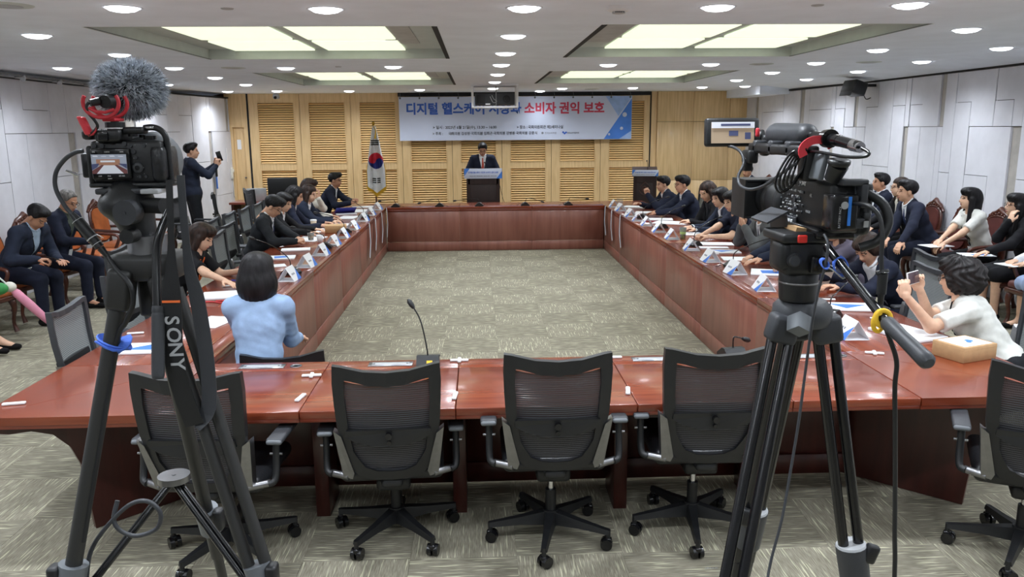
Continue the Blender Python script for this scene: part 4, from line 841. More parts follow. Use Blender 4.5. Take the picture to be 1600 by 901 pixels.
    if legs:
        q = SDF(.03)
        if skirt:
            for i in (0, 1): q.cone(HJ[i], KN[i], .1*s, .085*s)
            q.cone((HJ[0]+HJ[1])/2, (KN[0]+KN[1])/2, .1*s, .085*s); q.ell(hip, (.18*g*s, .135*g*s, .12*s), A); q.grid(res); add('skirt', q.D+folds(q, .003), q, bm_, 2)
        else: lower(q, .012, .93, 1.3); q.grid(res*1.3); add('trousers', q.D+folds(q, .0035), q, bm_, 2)
        for i in (0, 1):
            c = SDF(.015); hl_ = FT[i]-up*.035; c.cone(hl_-f*.03*s, hl_+f*.17*s-up*.006, .036*s, .03*s); c.cone(hl_, hl_+up*.03, .04*s); c.grid(.015); add('shoe', np.maximum(c.D, .003-c.P[..., 2]), c, 'shoe', 1)
    # ---- hair and glasses
    if hair not in HAIRS: HAIRS[hair] = make_hair(hair)
    v, q = HAIRS[hair]; hc = hairscale*.97 if fem and hair not in ('curly', 'bob', 'long') else hairscale; link('hair', npmesh('hair', H+(v*s*hc)@B-base, q, [hairmat]), ob)
    if glasses:
        gm = MB(); tr = lambda p: tuple(H+(V3(p)*s)@B-base)
        for y in (-.032, .032): gm.tube([tr((.1, y+.024*math.cos(a), .0+.019*math.sin(a))) for a in (2*math.pi*k/12 for k in range(12))], .0018, n=5, closed=True); gm.tube([tr((.1, math.copysign(.056, y), .005)), tr((.05, math.copysign(.076, y), .006)), tr((-.005, math.copysign(.08, y), .004))], .0018, n=5)
        gm.tube([tr((.1, -.008, .004)), tr((.104, 0, .007)), tr((.1, .008, .004))], .0018, n=5); gm.build('glasses', 'brow', ob)
    return ob
# ================================================================ PEOPLE
_T = .012   # hand clearance over the table
G1, G2, G3 = 'guests on the flag side of the table', 'guests on the camcorder side of the table', 'people seated along the walls'
# -- flag side, near to far
person('woman seen from behind with black bob and pale blue jacket', (-1.30, 4.66, 1.135), 97, ((-1.42, 4.98, .7), (-1.16, 4.98, .68)), True, .96, 'bob', 'hairblack', 'skin', tilt=8, hairscale=1.14, girth=.96, outfit='jacket_open', top='paleblue', bottom='navy', inner='shirt', seat=.44, res=.012, elbow=((-.06, -.5, -1), (.06, -.5, -1)), feet=((-1.22, 5.25, .075), (-1.02, 5.25, .075)))
person('young woman in black with orange lanyard bent over her phone', (-2.36, 6.86, 1.085), 2, ((-2.08, 6.93, .775), (-2.04, 6.42, .775)), True, .95, 'long', 'hairbrown', 'skin3', tilt=26, outfit='top', top='blacksuit', sleeves='short', lanyard='lanyorange', res=.013, handpose=('relax', 'flat'), group=G1, bottom='charcoal')
person('man in glasses and dark suit reading with hands clasped on the table', (-2.28, 8.98, 1.14), 0, ((-1.97, 8.82, .785), (-1.99, 8.72, .785)), False, .98, 'swept', 'hairblack', 'skin', tilt=34, outfit='suit', top='charcoal', tie='tie_blue', glasses=True, handpose=('grip', 'fist'), handdir=((.6, -.8, 0), (.6, .8, 0)), group=G1)
person('woman mostly hidden behind the reading man in glasses', (-2.34, 9.72, 1.12), 0, ((-2.0, 9.8, .78), (-2.0, 9.5, .78)), True, .95, 'shortbob', 'hairblack', 'skin3', tilt=20, outfit='jacket_open', top='blacksuit', inner='shirt', group=G1)
person('woman with shoulder-length black hair in a navy jacket', (-2.33, 10.3, 1.155), 8, ((-2.02, 10.5, .78), (-2.02, 10.2, .78)), True, 1., 'midlong', 'hairblack', 'skin', tilt=18, look=14, outfit='jacket_open', top='navy', inner='shirt', group=G1)
person('smiling woman in profile writing, dark jacket', (-2.28, 10.92, 1.13), -4, ((-1.98, 10.95, .78), (-1.94, 10.68, .78)), True, .97, 'midlong', 'hairbrown', 'skin3', tilt=16, outfit='jacket_open', top='navy2', inner='shirt', group=G1)
person('woman in a white jacket raising her hand to her face', (-2.38, 11.44, 1.175), -4, ((-2.24, 11.32, 1.03), (-2.05, 11.2, .79)), True, .98, 'long', 'hairbrown', 'skin', tilt=12, look=8, outfit='cardigan', top='cream', inner='shirt', handdir=((.15, .2, 1), None), palm=((-1, .4, 0), None), elbow=((.3, .7, -.8), (-.1, -.6, -.8)), group=G1, bottom='navy')
person('man in glasses at the far end, open white collar, looking ahead', (-2.36, 13.38, 1.15), -6, ((-2.07, 13.2, .82), (-2.08, 13.08, .8)), False, 1., 'swept', 'hairblack', 'skin2', tilt=4, outfit='suit', top='navy', glasses=True, handpose=('grip', 'grip'), handdir=((.7, -.5, .5), (.7, .5, .5)), group=G1)
# -- camcorder side, far to near
person('gesturing man nearest the crested lectern in a dark suit', (2.84, 12.25, 1.11), 182, ((2.56, 12.06, .97), (2.52, 12.32, .8)), False, 1.0, 'swept', 'hairblack', 'skin', tilt=4, look=184, outfit='suit', top='navy', tie='tie_red', handpose=('fist', 'relax'), handdir=((-.3, .1, 1), None), palm=((0, -1, 0), None), elbow=((.3, -.4, -.8), (.3, .5, -.7)), group=G2, girth=1.05)
person('man in glasses with a white wristwatch, dark suit, hands folded', (2.9, 11.32, 1.17), 182, ((2.5, 11.12, .79), (2.52, 11.22, .79)), False, 1.02, 'swept', 'hairblack', 'skin2', tilt=4, look=186, outfit='suit', top='navy', tie='tie_grey', glasses=True, handpose=('relax', 'fist'), handdir=((-.8, .6, 0), (-.8, -.6, 0)), group=G2)
person('woman with long wavy brown hair in black looking down', (2.9, 10.06, 1.17), 186, ((2.66, 9.9, .8), (2.66, 10.02, .8)), True, 1.02, 'midlong', 'hairbrown', 'skin3', tilt=24, look=196, outfit='jacket_open', top='blacksuit', inner='charcoal', lanyard='lany', group=G2)
person('woman with white collar beyond the short-haired woman', (2.9, 9.5, 1.14), 182, ((2.58, 9.35, .78), (2.58, 9.55, .78)), True, .99, 'shortbob', 'hairblack', 'skin3', tilt=12, look=186, outfit='suit', top='navy2', inner='shirt', group=G2)
person('short-haired woman in navy with bare forearms on the table', (2.86, 8.9, 1.15), 184, ((2.53, 8.66, .785), (2.5, 8.8, .785)), True, 1., 'shortbob', 'hairblack', 'skin3', tilt=14, look=188, outfit='top', top='navy', sleeves='short', group=G2, handpose=('grip', 'grip'), handdir=((-.7, .6, 0), (-.7, -.6, 0)))
person('man in a grey suit resting his chin on clasped hands', (2.86, 8.0, 1.145), 182, ((2.66, 7.86, .985), (2.66, 7.98, .985)), False, 1., 'short', 'hairblack', 'skin', tilt=6, look=186, outfit='suit', top='greysuit', tie='tie_grey', handpose=('fist', 'fist'), handdir=((-.2, .5, .9), (-.2, -.4, .9)), palm=((1, 0, .2), (1, 0, .2)), elbow=((-.2, -.5, -.9), (-.2, .5, -.9)), group=G2)
person('guest in navy whose hands show under the camcorder', (2.95, 7.28, 1.16), 182, ((2.5, 7.04, .785), (2.56, 7.3, .785)), False, 1., 'short', 'hairblack', 'skin', tilt=14, outfit='suit', top='navy2', group=G2, handpose=('flat', 'grip'))
person('guest in violet-grey top hidden behind the camcorder', (3.02, 6.62, 1.13), 186, ((2.62, 6.5, .785), (2.66, 6.72, .785)), True, .97, 'midlong', 'hairbrown', 'skin', tilt=16, outfit='top', top='violetgrey', group=G2)
person('brown-haired woman in a navy jacket turning cream pages', (2.98, 5.95, 1.05), 190, ((2.66, 5.72, .8), (2.6, 5.95, .84)), True, .97, 'shortbob', 'hairbrown', 'skin', tilt=36, look=200, outfit='jacket_open', top='navy', inner='shirt', group=G2, res=.013, handpose=('relax', 'grip'))
person('curly-haired woman in glasses and white blouse photographing with a phone', (2.95, 4.72, 1.045), 150, ((2.52, 4.52, .98), (2.7, 4.7, .985)), True, .98, 'curly', 'hairsoft', 'skin3', tilt=4, look=132, outfit='top', top='whiteblouse', sleeves='short', glasses=True, lanyard='lany', group=G2, res=.0115, handpose=('grip', 'grip'), handdir=((-.1, .3, .95), (-.25, -.05, .95)), palm=((.5, .85, 0), (-.4, -.9, .1)), elbow=((-.2, -.3, -1), (.0, .3, -1)), bottom='charcoal', lean=.26)
# -- speaker and photographer
person('man speaking behind the lectern in a dark suit with a red tie', (.09, 15.06, 1.585), -90, ((.28, 14.86, 1.2), (-.1, 14.86, 1.2)), False, 1.0, 'short', 'hairblack', 'skin2', tilt=24, outfit='suit', top='navy', tie='tie_red', glasses=True, stand=True, girth=1.05)
person('standing man in a grey suit holding up a phone by the wall', (-4.42, 12.72, 1.66), 30, ((-4.16, 13.0, 1.44), (-4.08, 12.78, 1.43)), False, 1.02, 'short', 'hairblack', 'skin', look=20, outfit='suit', top='navy2', stand=True, handpose=('grip', 'grip'), handdir=((.2, 0, 1), (.2, .1, 1)), palm=((.5, -.8, 0), (.3, .9, 0)), bottom='charcoal', elbow=((.2, .5, -.9), (.2, -.6, -.8)))
# -- tan armchairs
person('man in a dark suit looking down at the phone in his lap', (-4.52, 8.36, 1.12), -10, ((-4.38, 8.42, .66), (-4.44, 8.14, .71)), False, 1.02, 'short', 'hairblack', 'skin2', tilt=42, outfit='suit', top='navy2', inner='skyblueshirt', lanyard='lany', bottom='navy', seat=.47, girth=1.12, handpose=('flat', 'grip'), group=G3, res=.0145)
person('grey-haired man in glasses tapping his phone, dark suit', (-4.62, 9.22, 1.2), -8, ((-4.36, 9.2, .8), (-4.36, 9.05, .77)), False, 1.02, 'thin', 'hairgrey', 'skin2', tilt=22, outfit='suit', top='navy', inner='olive', lanyard='lany', glasses=True, bottom='navy', seat=.47, handpose=('grip', 'relax'), group=G3, res=.0145)
person('person cut off at the frame edge, bare knee showing', (-4.82, 7.18, 1.16), -6, ((-4.5, 7.35, .66), (-4.5, 7.1, .66)), True, .97, 'bob', 'hairblack', 'skin3', tilt=14, outfit='top', top='cream', skirt=True, bottom='cream', seat=.47, feet=((-4.42, 7.32, .075), (-4.4, 7.12, .075)), group=G3)
# -- burgundy armchairs
person('man in a dark suit seated farthest along the wall row', (5.36, 10.5, 1.225), 172, ((5.05, 10.4, .68), (5.05, 10.7, .68)), False, 1., 'short', 'hairblack', 'skin2', tilt=-4, look=170, outfit='suit', top='navy', group=G3, seat=.47)
person('woman in a black jacket between the two suited men', (5.36, 10.0, 1.2), 174, ((5.0, 9.9, .7), (5.0, 10.1, .7)), True, 1.02, 'midlong', 'hairbrown', 'skin3', tilt=0, look=168, outfit='jacket_open', top='blacksuit', inner='cream', glasses=True, group=G3, seat=.47)
person('man in a navy suit leaning forward with hands on his knees', (5.1, 9.34, 1.2), 176, ((4.82, 8.86, .66), (4.84, 9.22, .66)), False, 1.06, 'short', 'hairblack', 'skin', tilt=0, look=168, outfit='suit', top='navy', tie='tie_blue', group=G3, seat=.47, handpose=('relax', 'relax'), elbow=((.5, -.5, -.2), (.5, .5, -.2)))
person('long-haired woman in a short-sleeved white blouse, papers in her lap', (5.45, 8.66, 1.165), 178, ((5.06, 8.45, .69), (5.06, 8.55, .69)), True, .99, 'long', 'hairblack', 'skin3', tilt=-4, look=165, outfit='top', top='whiteblouse', sleeves='short', lanyard='lany', bottom='blacksuit', group=G3, seat=.46, handpose=('relax', 'relax'))
person('woman in black touching her collar, booklet on her lap', (5.44, 7.86, 1.165), 176, ((5.04, 7.64, .74), (5.3, 7.74, 1.02)), True, .99, 'long', 'hairblack', 'skin3', tilt=-6, look=165, outfit='top', top='blacksuit', sleeves='long', glasses=True, bottom='blacksuit', skirt=True, group=G3, seat=.46, handpose=('flat', 'relax'), handdir=(None, (.3, .1, .9)), palm=(None, (1, .2, 0)), elbow=((.3, -.5, -.7), (-.3, .4, -.9)))
person('seated person in a pale blue skirt cut off by the frame edge', (5.42, 7.18, 1.15), 178, ((5.08, 7.12, .71), (5.1, 7.28, .71)), True, .97, 'long', 'hairblack', 'skin3', outfit='top', top='shirt', bottom='skirtblue', skirt=True, group=G3, seat=.46, feet=((5.28, 7.18, .075), (5.3, 7.42, .075)), handpose=('flat', 'flat'))
person('man seated by the oak panels, only his head above the camcorder', (5.2, 15.36, 1.12), 190, ((4.85, 15.2, .66), (4.85, 15.5, .66)), False, .98, 'short', 'hairblack', 'skin2', tilt=8, look=200, outfit='suit', top='navy', seat=.46)
# ================================================================ CAMERA RIGS (vertices in world space, parented to a base empty)
def W_(mb, nm, m, root, label=None):
    r = root; off = Vector((0, 0, 0))
    while r is not None: off += Vector(r.location); r = r.parent
    return mb.build(nm, m, root, -off, None, label)
def lerp(a, b, t): return tuple(Vector(a).lerp(Vector(b), t))
# ---------------- tripod of the mirrorless camera
O = Vector((-.621, 1.45, 1.87)); K = .001036
def P(px, py, dy=0.): return (O.x+(px-200)*K, O.y+dy, O.z+(298-py)*K)
t = thing('camera_tripod', 'tall dark grey tripod carrying the mirrorless camera with the furry microphone', 'tripod', (-.6, 1.5, 0))
LEGS = {'L': ((-.639, 1.43, 1.71), (-1.016, 1.23, 0)), 'R': ((-.56, 1.43, 1.697), (-.094, 1.224, 0)), 'B': ((-.605, 1.48, 1.688), (-.679, 2.177, 0))}
for k, (a, b) in LEGS.items():
    up_ = lerp(a, b, .42); m_ = MB()
    if k == 'R':
        for s in (-1, 1): m_.cyl((a[0]+s*.016, a[1], a[2]), (up_[0]+s*.016, up_[1], up_[2]), .0115, .0115, n=12)
    else: m_.cyl(a, up_, .0145, .0145, n=14)
    lg = W_(m_, 'leg', 'tripod', t)
    W_(MB().cyl(up_, lerp(a, b, .985), .0115, .011, n=12), 'lower_leg', 'blackplastic', lg)
    lk = lerp(a, b, .3 if k != 'B' else .33); lk2 = lerp(a, b, .345 if k != 'B' else .37)
    W_(MB().cyl(lk, lk2, .026, .024, n=14), 'leg_lock', 'midgrey', lg); W_(MB().rbox(Vector(lk)+Vector((.03 if k != 'L' else -.028, -.012, -.02)), (.022, .03, .05), .006), 'lock_lever', 'blackplastic', lg)
    W_(MB().cyl(lerp(a, b, .985), b, .013, .02, n=12), 'rubber_foot', 'blackgloss', lg)
    W_(MB().rbox(Vector(a)+Vector((0, -.004, -.012)), (.042, .045, .075), .008, (0, R({'L': 10, 'R': -12, 'B': 0}[k]), 0)), 'leg_shoulder', 'tripod', t)
W_(MB().rbox((-.6, 1.46, 1.735), (.12, .085, .05), .012), 'spider', 'tripod', t)
W_(MB().cyl((-.598, 1.46, 1.755), (-.598, 1.46, 1.79), .036, .034, n=28), 'bowl_ring', 'chrome', t)
hub = (-.597, 1.47, 1.322); sp = W_(MB().cyl((hub[0], hub[1], hub[2]-.012), hub, .03, .03, n=24).cyl((hub[0], hub[1], hub[2]), (hub[0], hub[1], hub[2]+.001), .004, n=10), 'spreader_hub', 'chrome', t)
for k, (a, b) in LEGS.items():
    e = lerp(a, b, .36); h2 = (hub[0], hub[1], hub[2]-.008); d = (Vector(e)-Vector(h2)); n_ = d.cross(Vector((0, 0, 1))).normalized()*.006
    for s in (-1, 1): W_(MB().cyl(Vector(h2)+n_*s, Vector(e)+n_*s, .0055, .0055, n=8), 'spreader_arm', 'blackgloss', sp)
# fluid head
hd = SDF(.01); hd.cone((-.612, 1.46, 1.8), (-.625, 1.46, 1.85), .03, .042).ell((-.63, 1.46, 1.845), (.046, .05, .03)); hd.grid(.006); v, q = nets(hd.D, hd.lo, hd.h)
link('fluid_head', npmesh('fluid_head', v-V3(t.location), q, ['blackplastic']), t)
W_(MB().cyl((-.607, 1.395, 1.836), (-.604, 1.42, 1.836), .0215, .0215, n=28).cyl((-.607, 1.393, 1.836), (-.607, 1.396, 1.836), .003, n=8), 'drag_knob', 'darkgrey', t)
W_(MB().cyl((-.61, 1.4, 1.794), (-.608, 1.43, 1.794), .0125, n=20), 'bowl_knob', 'blackplastic', t)
W_(MB().cyl((-.59, 1.44, 1.845), (-.548, 1.42, 1.845), .014, n=16), 'handle_rosette', 'blackplastic', t)
ph = W_(MB().tube(smooth_path([(-.536, 1.41, 1.838), (-.55, 1.395, 1.8), (-.556, 1.385, 1.76), (-.553, 1.36, 1.677)], 5), .0075, n=10), 'pan_handle', 'blackgloss', t)
gp = MB().lathe([(.0095, 0), (.0105, .003), (.0105, .01), (.0095, .012)]+[(.0105+.0004*(i % 2), .014+i*.0023) for i in range(46)]+[(.0098, .122), (.0085, .125)], (-.551, 1.36, 1.68), Vector((0, -.03, -.124)), n=18)
W_(gp, 'handle_grip', 'darkgrey', t)
W_(MB().tube([(-.662+.02*math.cos(a), 1.425+.02*math.sin(a), 1.6+.006*math.sin(2*a)) for a in (2*math.pi*k/16 for k in range(16))], .006, n=4, closed=True, flat=(.022, .003)).tube([(-.664+.021*math.cos(a), 1.425+.021*math.sin(a), 1.596-.01*math.cos(a)) for a in (2*math.pi*k/16 for k in range(16))], .006, n=4, closed=True, flat=(.02, .003)), 'velcro_strap', 'bluevelcro', t, 'blue velcro strap')
# ---------------- mirrorless camera in its cage
c = thing('mirrorless_camera', 'black mirrorless camera in a cage showing the hall on its screen', 'camera', tuple(O))
def B_(mb, nm, m, par=None, lab=None): return mb.build(nm, m, par or c, None, None, lab)
def L(px, py, dy=0.): return ((px-200)*K, dy, (298-py)*K)
def rb(x0, y0, x1, y1, d0, d1, r=.003, mb=None): a = L(x0, y0); b = L(x1, y1); return (mb or MB()).rbox(((a[0]+b[0])/2, (d0+d1)/2, (a[2]+b[2])/2), (abs(b[0]-a[0]), d1-d0, abs(a[2]-b[2])), r)
B_(rb(146, 214, 264, 285, -.005, .05, .006), 'body', 'blackplastic')
B_(rb(244, 222, 268, 284, -.01, .07, .01), 'hand_grip', 'leather')
B_(rb(159, 194, 201, 216, -.015, .045, .006), 'viewfinder_hump', 'blackplastic')
B_(rb(168, 199, 184, 214, -.022, -.012, .002), 'eyepiece', 'blackgloss')
sc_ = B_(rb(149, 226, 214, 278, -.014, -.005, .003), 'screen', 'screen')
def fl_(pts, m, dy): return B_(MB().prism([L(*p)[0::2] for p in pts], dy, dy-.0002, lambda u, v, w_: (u, w_, v)), 'screen_image', m, sc_)
M['scr_grey'] = mat('screen_grey', (140, 146, 158), .4, emit=(130, 136, 150), estr=.5); M['scr_brown'] = mat('screen_brown', (140, 104, 84), .4, emit=(140, 104, 84), estr=.5); M['scr_light'] = mat('screen_light', (190, 192, 200), .4, emit=(180, 184, 192), estr=.5); M['scr_red'] = mat('screen_red', (92, 54, 54), .4, emit=(84, 50, 50), estr=.5); M['scr_navy'] = mat('screen_navy', (60, 66, 96), .4, emit=(50, 56, 86), estr=.6)
fl_([(151, 236), (209, 236), (209, 268), (151, 268)], 'scr_grey', -.0143)
fl_([(159, 244), (198, 244), (198, 254), (159, 254)], 'scr_brown', -.0146); fl_([(166, 246), (190, 246), (190, 249), (166, 249)], 'scr_light', -.0149)
fl_([(170, 254), (190, 254), (203, 268), (158, 268)], 'scr_light', -.0146); fl_([(168, 253), (171, 254), (158, 268), (151, 268), (151, 263)], 'scr_red', -.0149); fl_([(189, 254), (192, 253), (209, 262), (209, 268), (203, 268)], 'scr_red', -.0149)
fl_([(151, 252), (164, 251), (160, 257), (151, 262)], 'scr_navy', -.0152); fl_([(195, 251), (209, 252), (209, 260)], 'scr_navy', -.0152)
for k in range(4): fl_([(153+k*14, 238+k % 2), (161+k*14, 238+k % 2), (163+k*14, 240), (155+k*14, 240)], 'scr_light', -.0149)
for tx, x, y, sz in (('PP8', 156, 232, 3), ('1:25:52', 178, 232, 3), ('100%', 202, 232, 3), ('1/60', 163, 272, 3), ('F4.0', 178, 272, 3), ('ISO 800', 199, 272, 3), ('SONY', 179, 276.4, 2.6)): text('screen_readout', tx, sz*K, 'white', sc_, frame_m(L(x, y, -.0145), *FACE_CAM), 0, ext=.0001)
cw = B_(MB().lathe([(.0095, 0), (.0095, .004), (.006, .005), (.0, .005)], L(224, 259, -.005), (0, -1, 0), n=24), 'control_wheel', 'darkgrey'); B_(MB().cyl(L(224, 259, -.009), L(224, 259, -.0115), .0042, n=16), 'wheel_button', 'blackgloss', cw)
bt = [(219, 232, .004), (222, 242, .0028), (237, 222, .003), (215, 222, .003), (143+12, 222, .004), (168, 222, .0035), (226, 274, .0026), (236, 274, .0026), (205, 219, .004)]
for x, y, r_ in bt: B_(MB().cyl(L(x, y, -.004), L(x, y, -.008), r_, n=12), 'button', 'darkgrey')
for x, y in ((160, 218), (150, 218), (222, 221), (241, 219), (219, 243), (234, 259), (234, 269), (222, 274)): text('button_mark', '•', .004, 'lightgrey', c, frame_m(L(x, y, -.0085 if y > 225 else -.0055), *FACE_CAM), 0, ext=.0001)
B_(MB().cyl(L(214, 207, .01), L(214, 199, .01), .008, n=20).cyl(L(240, 212, .015), L(240, 206, .015), .011, n=20).cyl(L(222, 209, .03), L(222, 204, .03), .006, n=16), 'dial', 'blackgloss')
cg = MB(); rb(140, 284, 272, 292, -.01, .06, .003, cg); rb(200, 191, 234, 203, .0, .03, .004, cg); rb(136, 222, 146, 290, .0, .05, .004, cg)
cg.tube(smooth_path([L(232, 193, .015), L(246, 192, .015), L(258, 196, .015), L(266, 206, .015), L(268, 222, .015), L(269, 250, .015), L(270, 288, .015)], 4), .0055, n=10); B_(cg, 'cage', 'blackplastic')
B_(rb(236, 190.5, 250, 194.5, .008, .022, .001), 'cage_rail', 'chromeshiny')
B_(rb(124, 234, 139, 276, .005, .035, .004), 'cable_clamp', 'blackplastic'); B_(MB().tube([L(120, 271, .0), L(112, 266, -.004), L(103, 262, -.006)], [.004, .003, .002], n=8), 'clamp_lever', 'chromeshiny'); B_(rb(131, 194, 150, 212, .0, .03, .006), 'side_handle_mount', 'blackplastic')
B_(rb(153, 293, 240, 303, -.02, .07, .003), 'quick_release_plate', 'darkgrey'); B_(rb(232, 294, 262, 302, -.03, .03, .002), 'plate_lever', 'lightgrey')
B_(MB().lathe([(.03, .045), (.034, .05), (.038, .07), (.04, .085), (.036, .085)], L(206, 250), (0, 1, 0), n=32), 'lens', 'blackplastic')
B_(MB().lathe([(.044, .07), (.05, .075), (.053, .12), (.05, .12), (.044, .075)], L(206, 250), (0, 1, 0), n=32), 'lens_hood', 'midgrey')
def ribbon(pts, wd, th, wv=(1, 0, 0), off=Vector((0, 0, 0))):
    P_ = [Vector(p)-off for p in pts]; wv = Vector(wv); vs = []; n_ = len(P_); WD = wd if isinstance(wd, list) else [wd]*n_
    for i, p in enumerate(P_):
        tn = (P_[min(i+1, n_-1)]-P_[max(i-1, 0)]).normalized(); wd = WD[i]; nn = tn.cross(wv.normalized()).normalized()*th/2; w2 = nn.cross(tn).normalized()*wd/2
        w2 = w2 if w2.dot(wv) > 0 else -w2
        vs += [p-w2-nn, p+w2-nn, p+w2+nn, p-w2+nn]
    return MB().add(vs, [(0, 3, 2, 1), tuple(range(4*n_-4, 4*n_))]+[(4*i+j, 4*i+(j+1) % 4, 4*i+4+(j+1) % 4, 4*i+4+j) for i in range(n_-1) for j in range(4)])
def strapm(pts, lo_, hi_): return ribbon(pts, [lo_+(hi_-lo_)*min(1, max(0, (1.78-p[2])/.09)) for p in pts], .002, off=O)
s1 = smooth_path([(-.517, 1.37, 1.893), (-.521, 1.365, 1.788), (-.527, 1.36, 1.688), (-.531, 1.357, 1.586), (-.522, 1.36, 1.516), (-.509, 1.365, 1.462)], 5); s2 = smooth_path([(-.511, 1.37, 1.458), (-.487, 1.378, 1.49), (-.484, 1.38, 1.579), (-.491, 1.38, 1.683), (-.5, 1.38, 1.74), (-.502, 1.38, 1.817), (-.503, 1.385, 1.9)], 5)
B_(strapm(s1, .011, .033), 'strap_front', 'blackplastic'); st2 = B_(strapm(s2, .013, .026), 'strap_rear', 'darkgrey')
for i, ch in enumerate('SONY'): text('strap_letter', ch, .034, 'lightgrey', c, frame_m(Vector((-.5295+.001*i, 1.3555, 1.655-.026*i))-O, (.03, 0, -1), (1, 0, .03), (0, -1, 0)), .0006, ext=.0003)
B_(MB().box(Vector((-.527, 1.3555, 1.688))-O, (.03, .001, .004)), 'strap_tab', 'orange')
# ---------------- furry microphone
m = thing('shotgun_microphone', 'microphone in a grey furry windscreen with red shock mount on the mirrorless camera', 'microphone', P(186, 192))
fc = Vector(P(192, 126, .075)); fr_ = (.056, .06, .046)
cr = MB().sph(fc, (fr_[0]*.9, fr_[1]*.9, fr_[2]*.9), 28, 18); fw = W_(cr, 'windscreen', 'furdark', m)
hb = MB(); rr = random.Random(3)
for i in range(8500):
    z = rr.uniform(-1, 1); a = rr.uniform(0, 2*math.pi); s_ = math.sqrt(1-z*z); d = Vector((s_*math.cos(a), s_*math.sin(a), z))
    p = fc+Vector((d.x*fr_[0]*.88, d.y*fr_[1]*.88, d.z*fr_[2]*.88)); ln = rr.uniform(.012, .024); u = d.cross(Vector((rr.uniform(-1, 1), rr.uniform(-1, 1), rr.uniform(-1, 1)))).normalized()
    tip = p+(d*.8+u*rr.uniform(.1, .7)+Vector((0, 0, -.15))).normalized()*ln; mid = p.lerp(tip, .5)+d*.003; w2 = d.cross(u).normalized()*.0006
    hb.add([p-w2, p+w2, mid+w2*.8, mid-w2*.8, tip], [(0, 1, 2, 3), (3, 2, 4)], i % 2)
M['fur2'] = mat('windscreen_fur_light', (206, 212, 220), .9, var=.2, scale=60); fo = W_(hb, 'fur', ['fur', 'fur2'], fw); fo['kind'] = 'stuff'
for dy in (-.022, .012): W_(MB().tube([P(180+29*math.cos(a), 152-24*math.sin(a), dy) for a in (math.pi*(.84+1.32*k/18) for k in range(19))], .0032, n=8), 'shock_mount_arm', 'redrubber', m)
W_(MB().tube([P(160, 160, -.022), P(170, 166, -.022), P(185, 167.5, -.022), P(200, 163, -.022)], .0028, n=8), 'shock_mount_band', 'redrubber', m)
W_(MB().cyl(P(182, 150, -.012), P(190, 146, .05), .011, .016, n=18), 'microphone_body', 'blackplastic', m)
W_(MB().cyl(P(162, 152, -.02), P(172, 149, -.01), .006, .007, n=14).tube(smooth_path([P(160, 151, -.02), P(156, 158, -.022), P(158, 168, -.022), P(166, 180, -.02), P(168, 190, -.016), P(160, 199, -.016), P(152, 203, -.014)], 4), .0026, n=8), 'right_angle_plug', 'blackplastic', m)
co = [P(152-11*k/150+5.5*math.cos(k*.62), 203-28*k/150, -.012+.0056*math.sin(k*.62)) for k in range(151)]
W_(MB().tube(co, .0019, n=6).tube(smooth_path([P(150, 204, -.012), P(160, 201, -.016), P(168, 190, -.016)], 4), .0022, n=8), 'coil_cable', 'redcable', m)
W_(MB().cyl(P(186, 192, .01), P(186, 183, .01), .0165, .0165, n=14).cyl(P(186, 184, .01), P(186, 179, .01), .007, n=12), 'shoe_knob', 'blackplastic', m); W_(MB().rbox(P(184, 179, .01), (.022, .04, .006), .002), 'mount_foot', 'redrubber', m)
# ---------------- video cable from the camera down the tripod leg
vc = thing('video_cable', 'thick dark cable arching from the mirrorless camera with a long inline plug', 'cable', (-.7, 1.42, 1.7))
W_(MB().tube(smooth_path([(-.676, 1.42, 1.941), (-.69, 1.418, 1.938), (-.708, 1.416, 1.926), (-.724, 1.415, 1.904), (-.727, 1.415, 1.877), (-.716, 1.415, 1.849), (-.702, 1.415, 1.829)], 5), .0038, n=10), 'cable_run', 'darkgrey', vc)
a, b = Vector((-.705, 1.415, 1.834)), Vector((-.652, 1.415, 1.758)); d = (b-a)
W_(MB().cyl(a, a+d*.16, .005, .0075, n=12).cyl(a+d*.16, a+d*.55, .0098, .0098, n=6).cyl(a+d*.57, a+d*.78, .0085, .008, n=6).cyl(a+d*.8, b, .0065, .0045, n=12), 'inline_plug', 'blackplastic', vc)
W_(MB().cyl(a+d*.15, a+d*.16, .0102, n=6).cyl(a+d*.55, a+d*.57, .0102, n=6).cyl(a+d*.69, a+d*.7, .0088, n=6), 'plug_ring', 'lightgrey', vc)
W_(MB().tube(smooth_path([b, (-.637, 1.41, 1.735), (-.612, 1.4, 1.71), (-.61, 1.4, 1.677), (-.628, 1.405, 1.642), (-.652, 1.41, 1.6), (-.69, 1.39, 1.42), (-.73, 1.37, 1.24)], 5), .0045, n=8), 'cable_tail', 'blackplastic', vc)
lo = thing('coiled_cable', 'dark cable loop hanging below the spreader of the mirrorless tripod', 'cable', (-.68, 1.4, 1.2))
W_(MB().tube(smooth_path([(-.76, 1.36, .9), (-.745, 1.38, 1.1), (-.742, 1.39, 1.16), (-.734, 1.4, 1.205), (-.703, 1.4, 1.25), (-.657, 1.4, 1.294), (-.622, 1.4, 1.302), (-.6, 1.4, 1.279), (-.609, 1.4, 1.247), (-.646, 1.4, 1.233), (-.674, 1.4, 1.243), (-.686, 1.4, 1.266), (-.68, 1.41, 1.3)], 5), .0042, n=8), 'cable_run', 'darkgrey', lo)
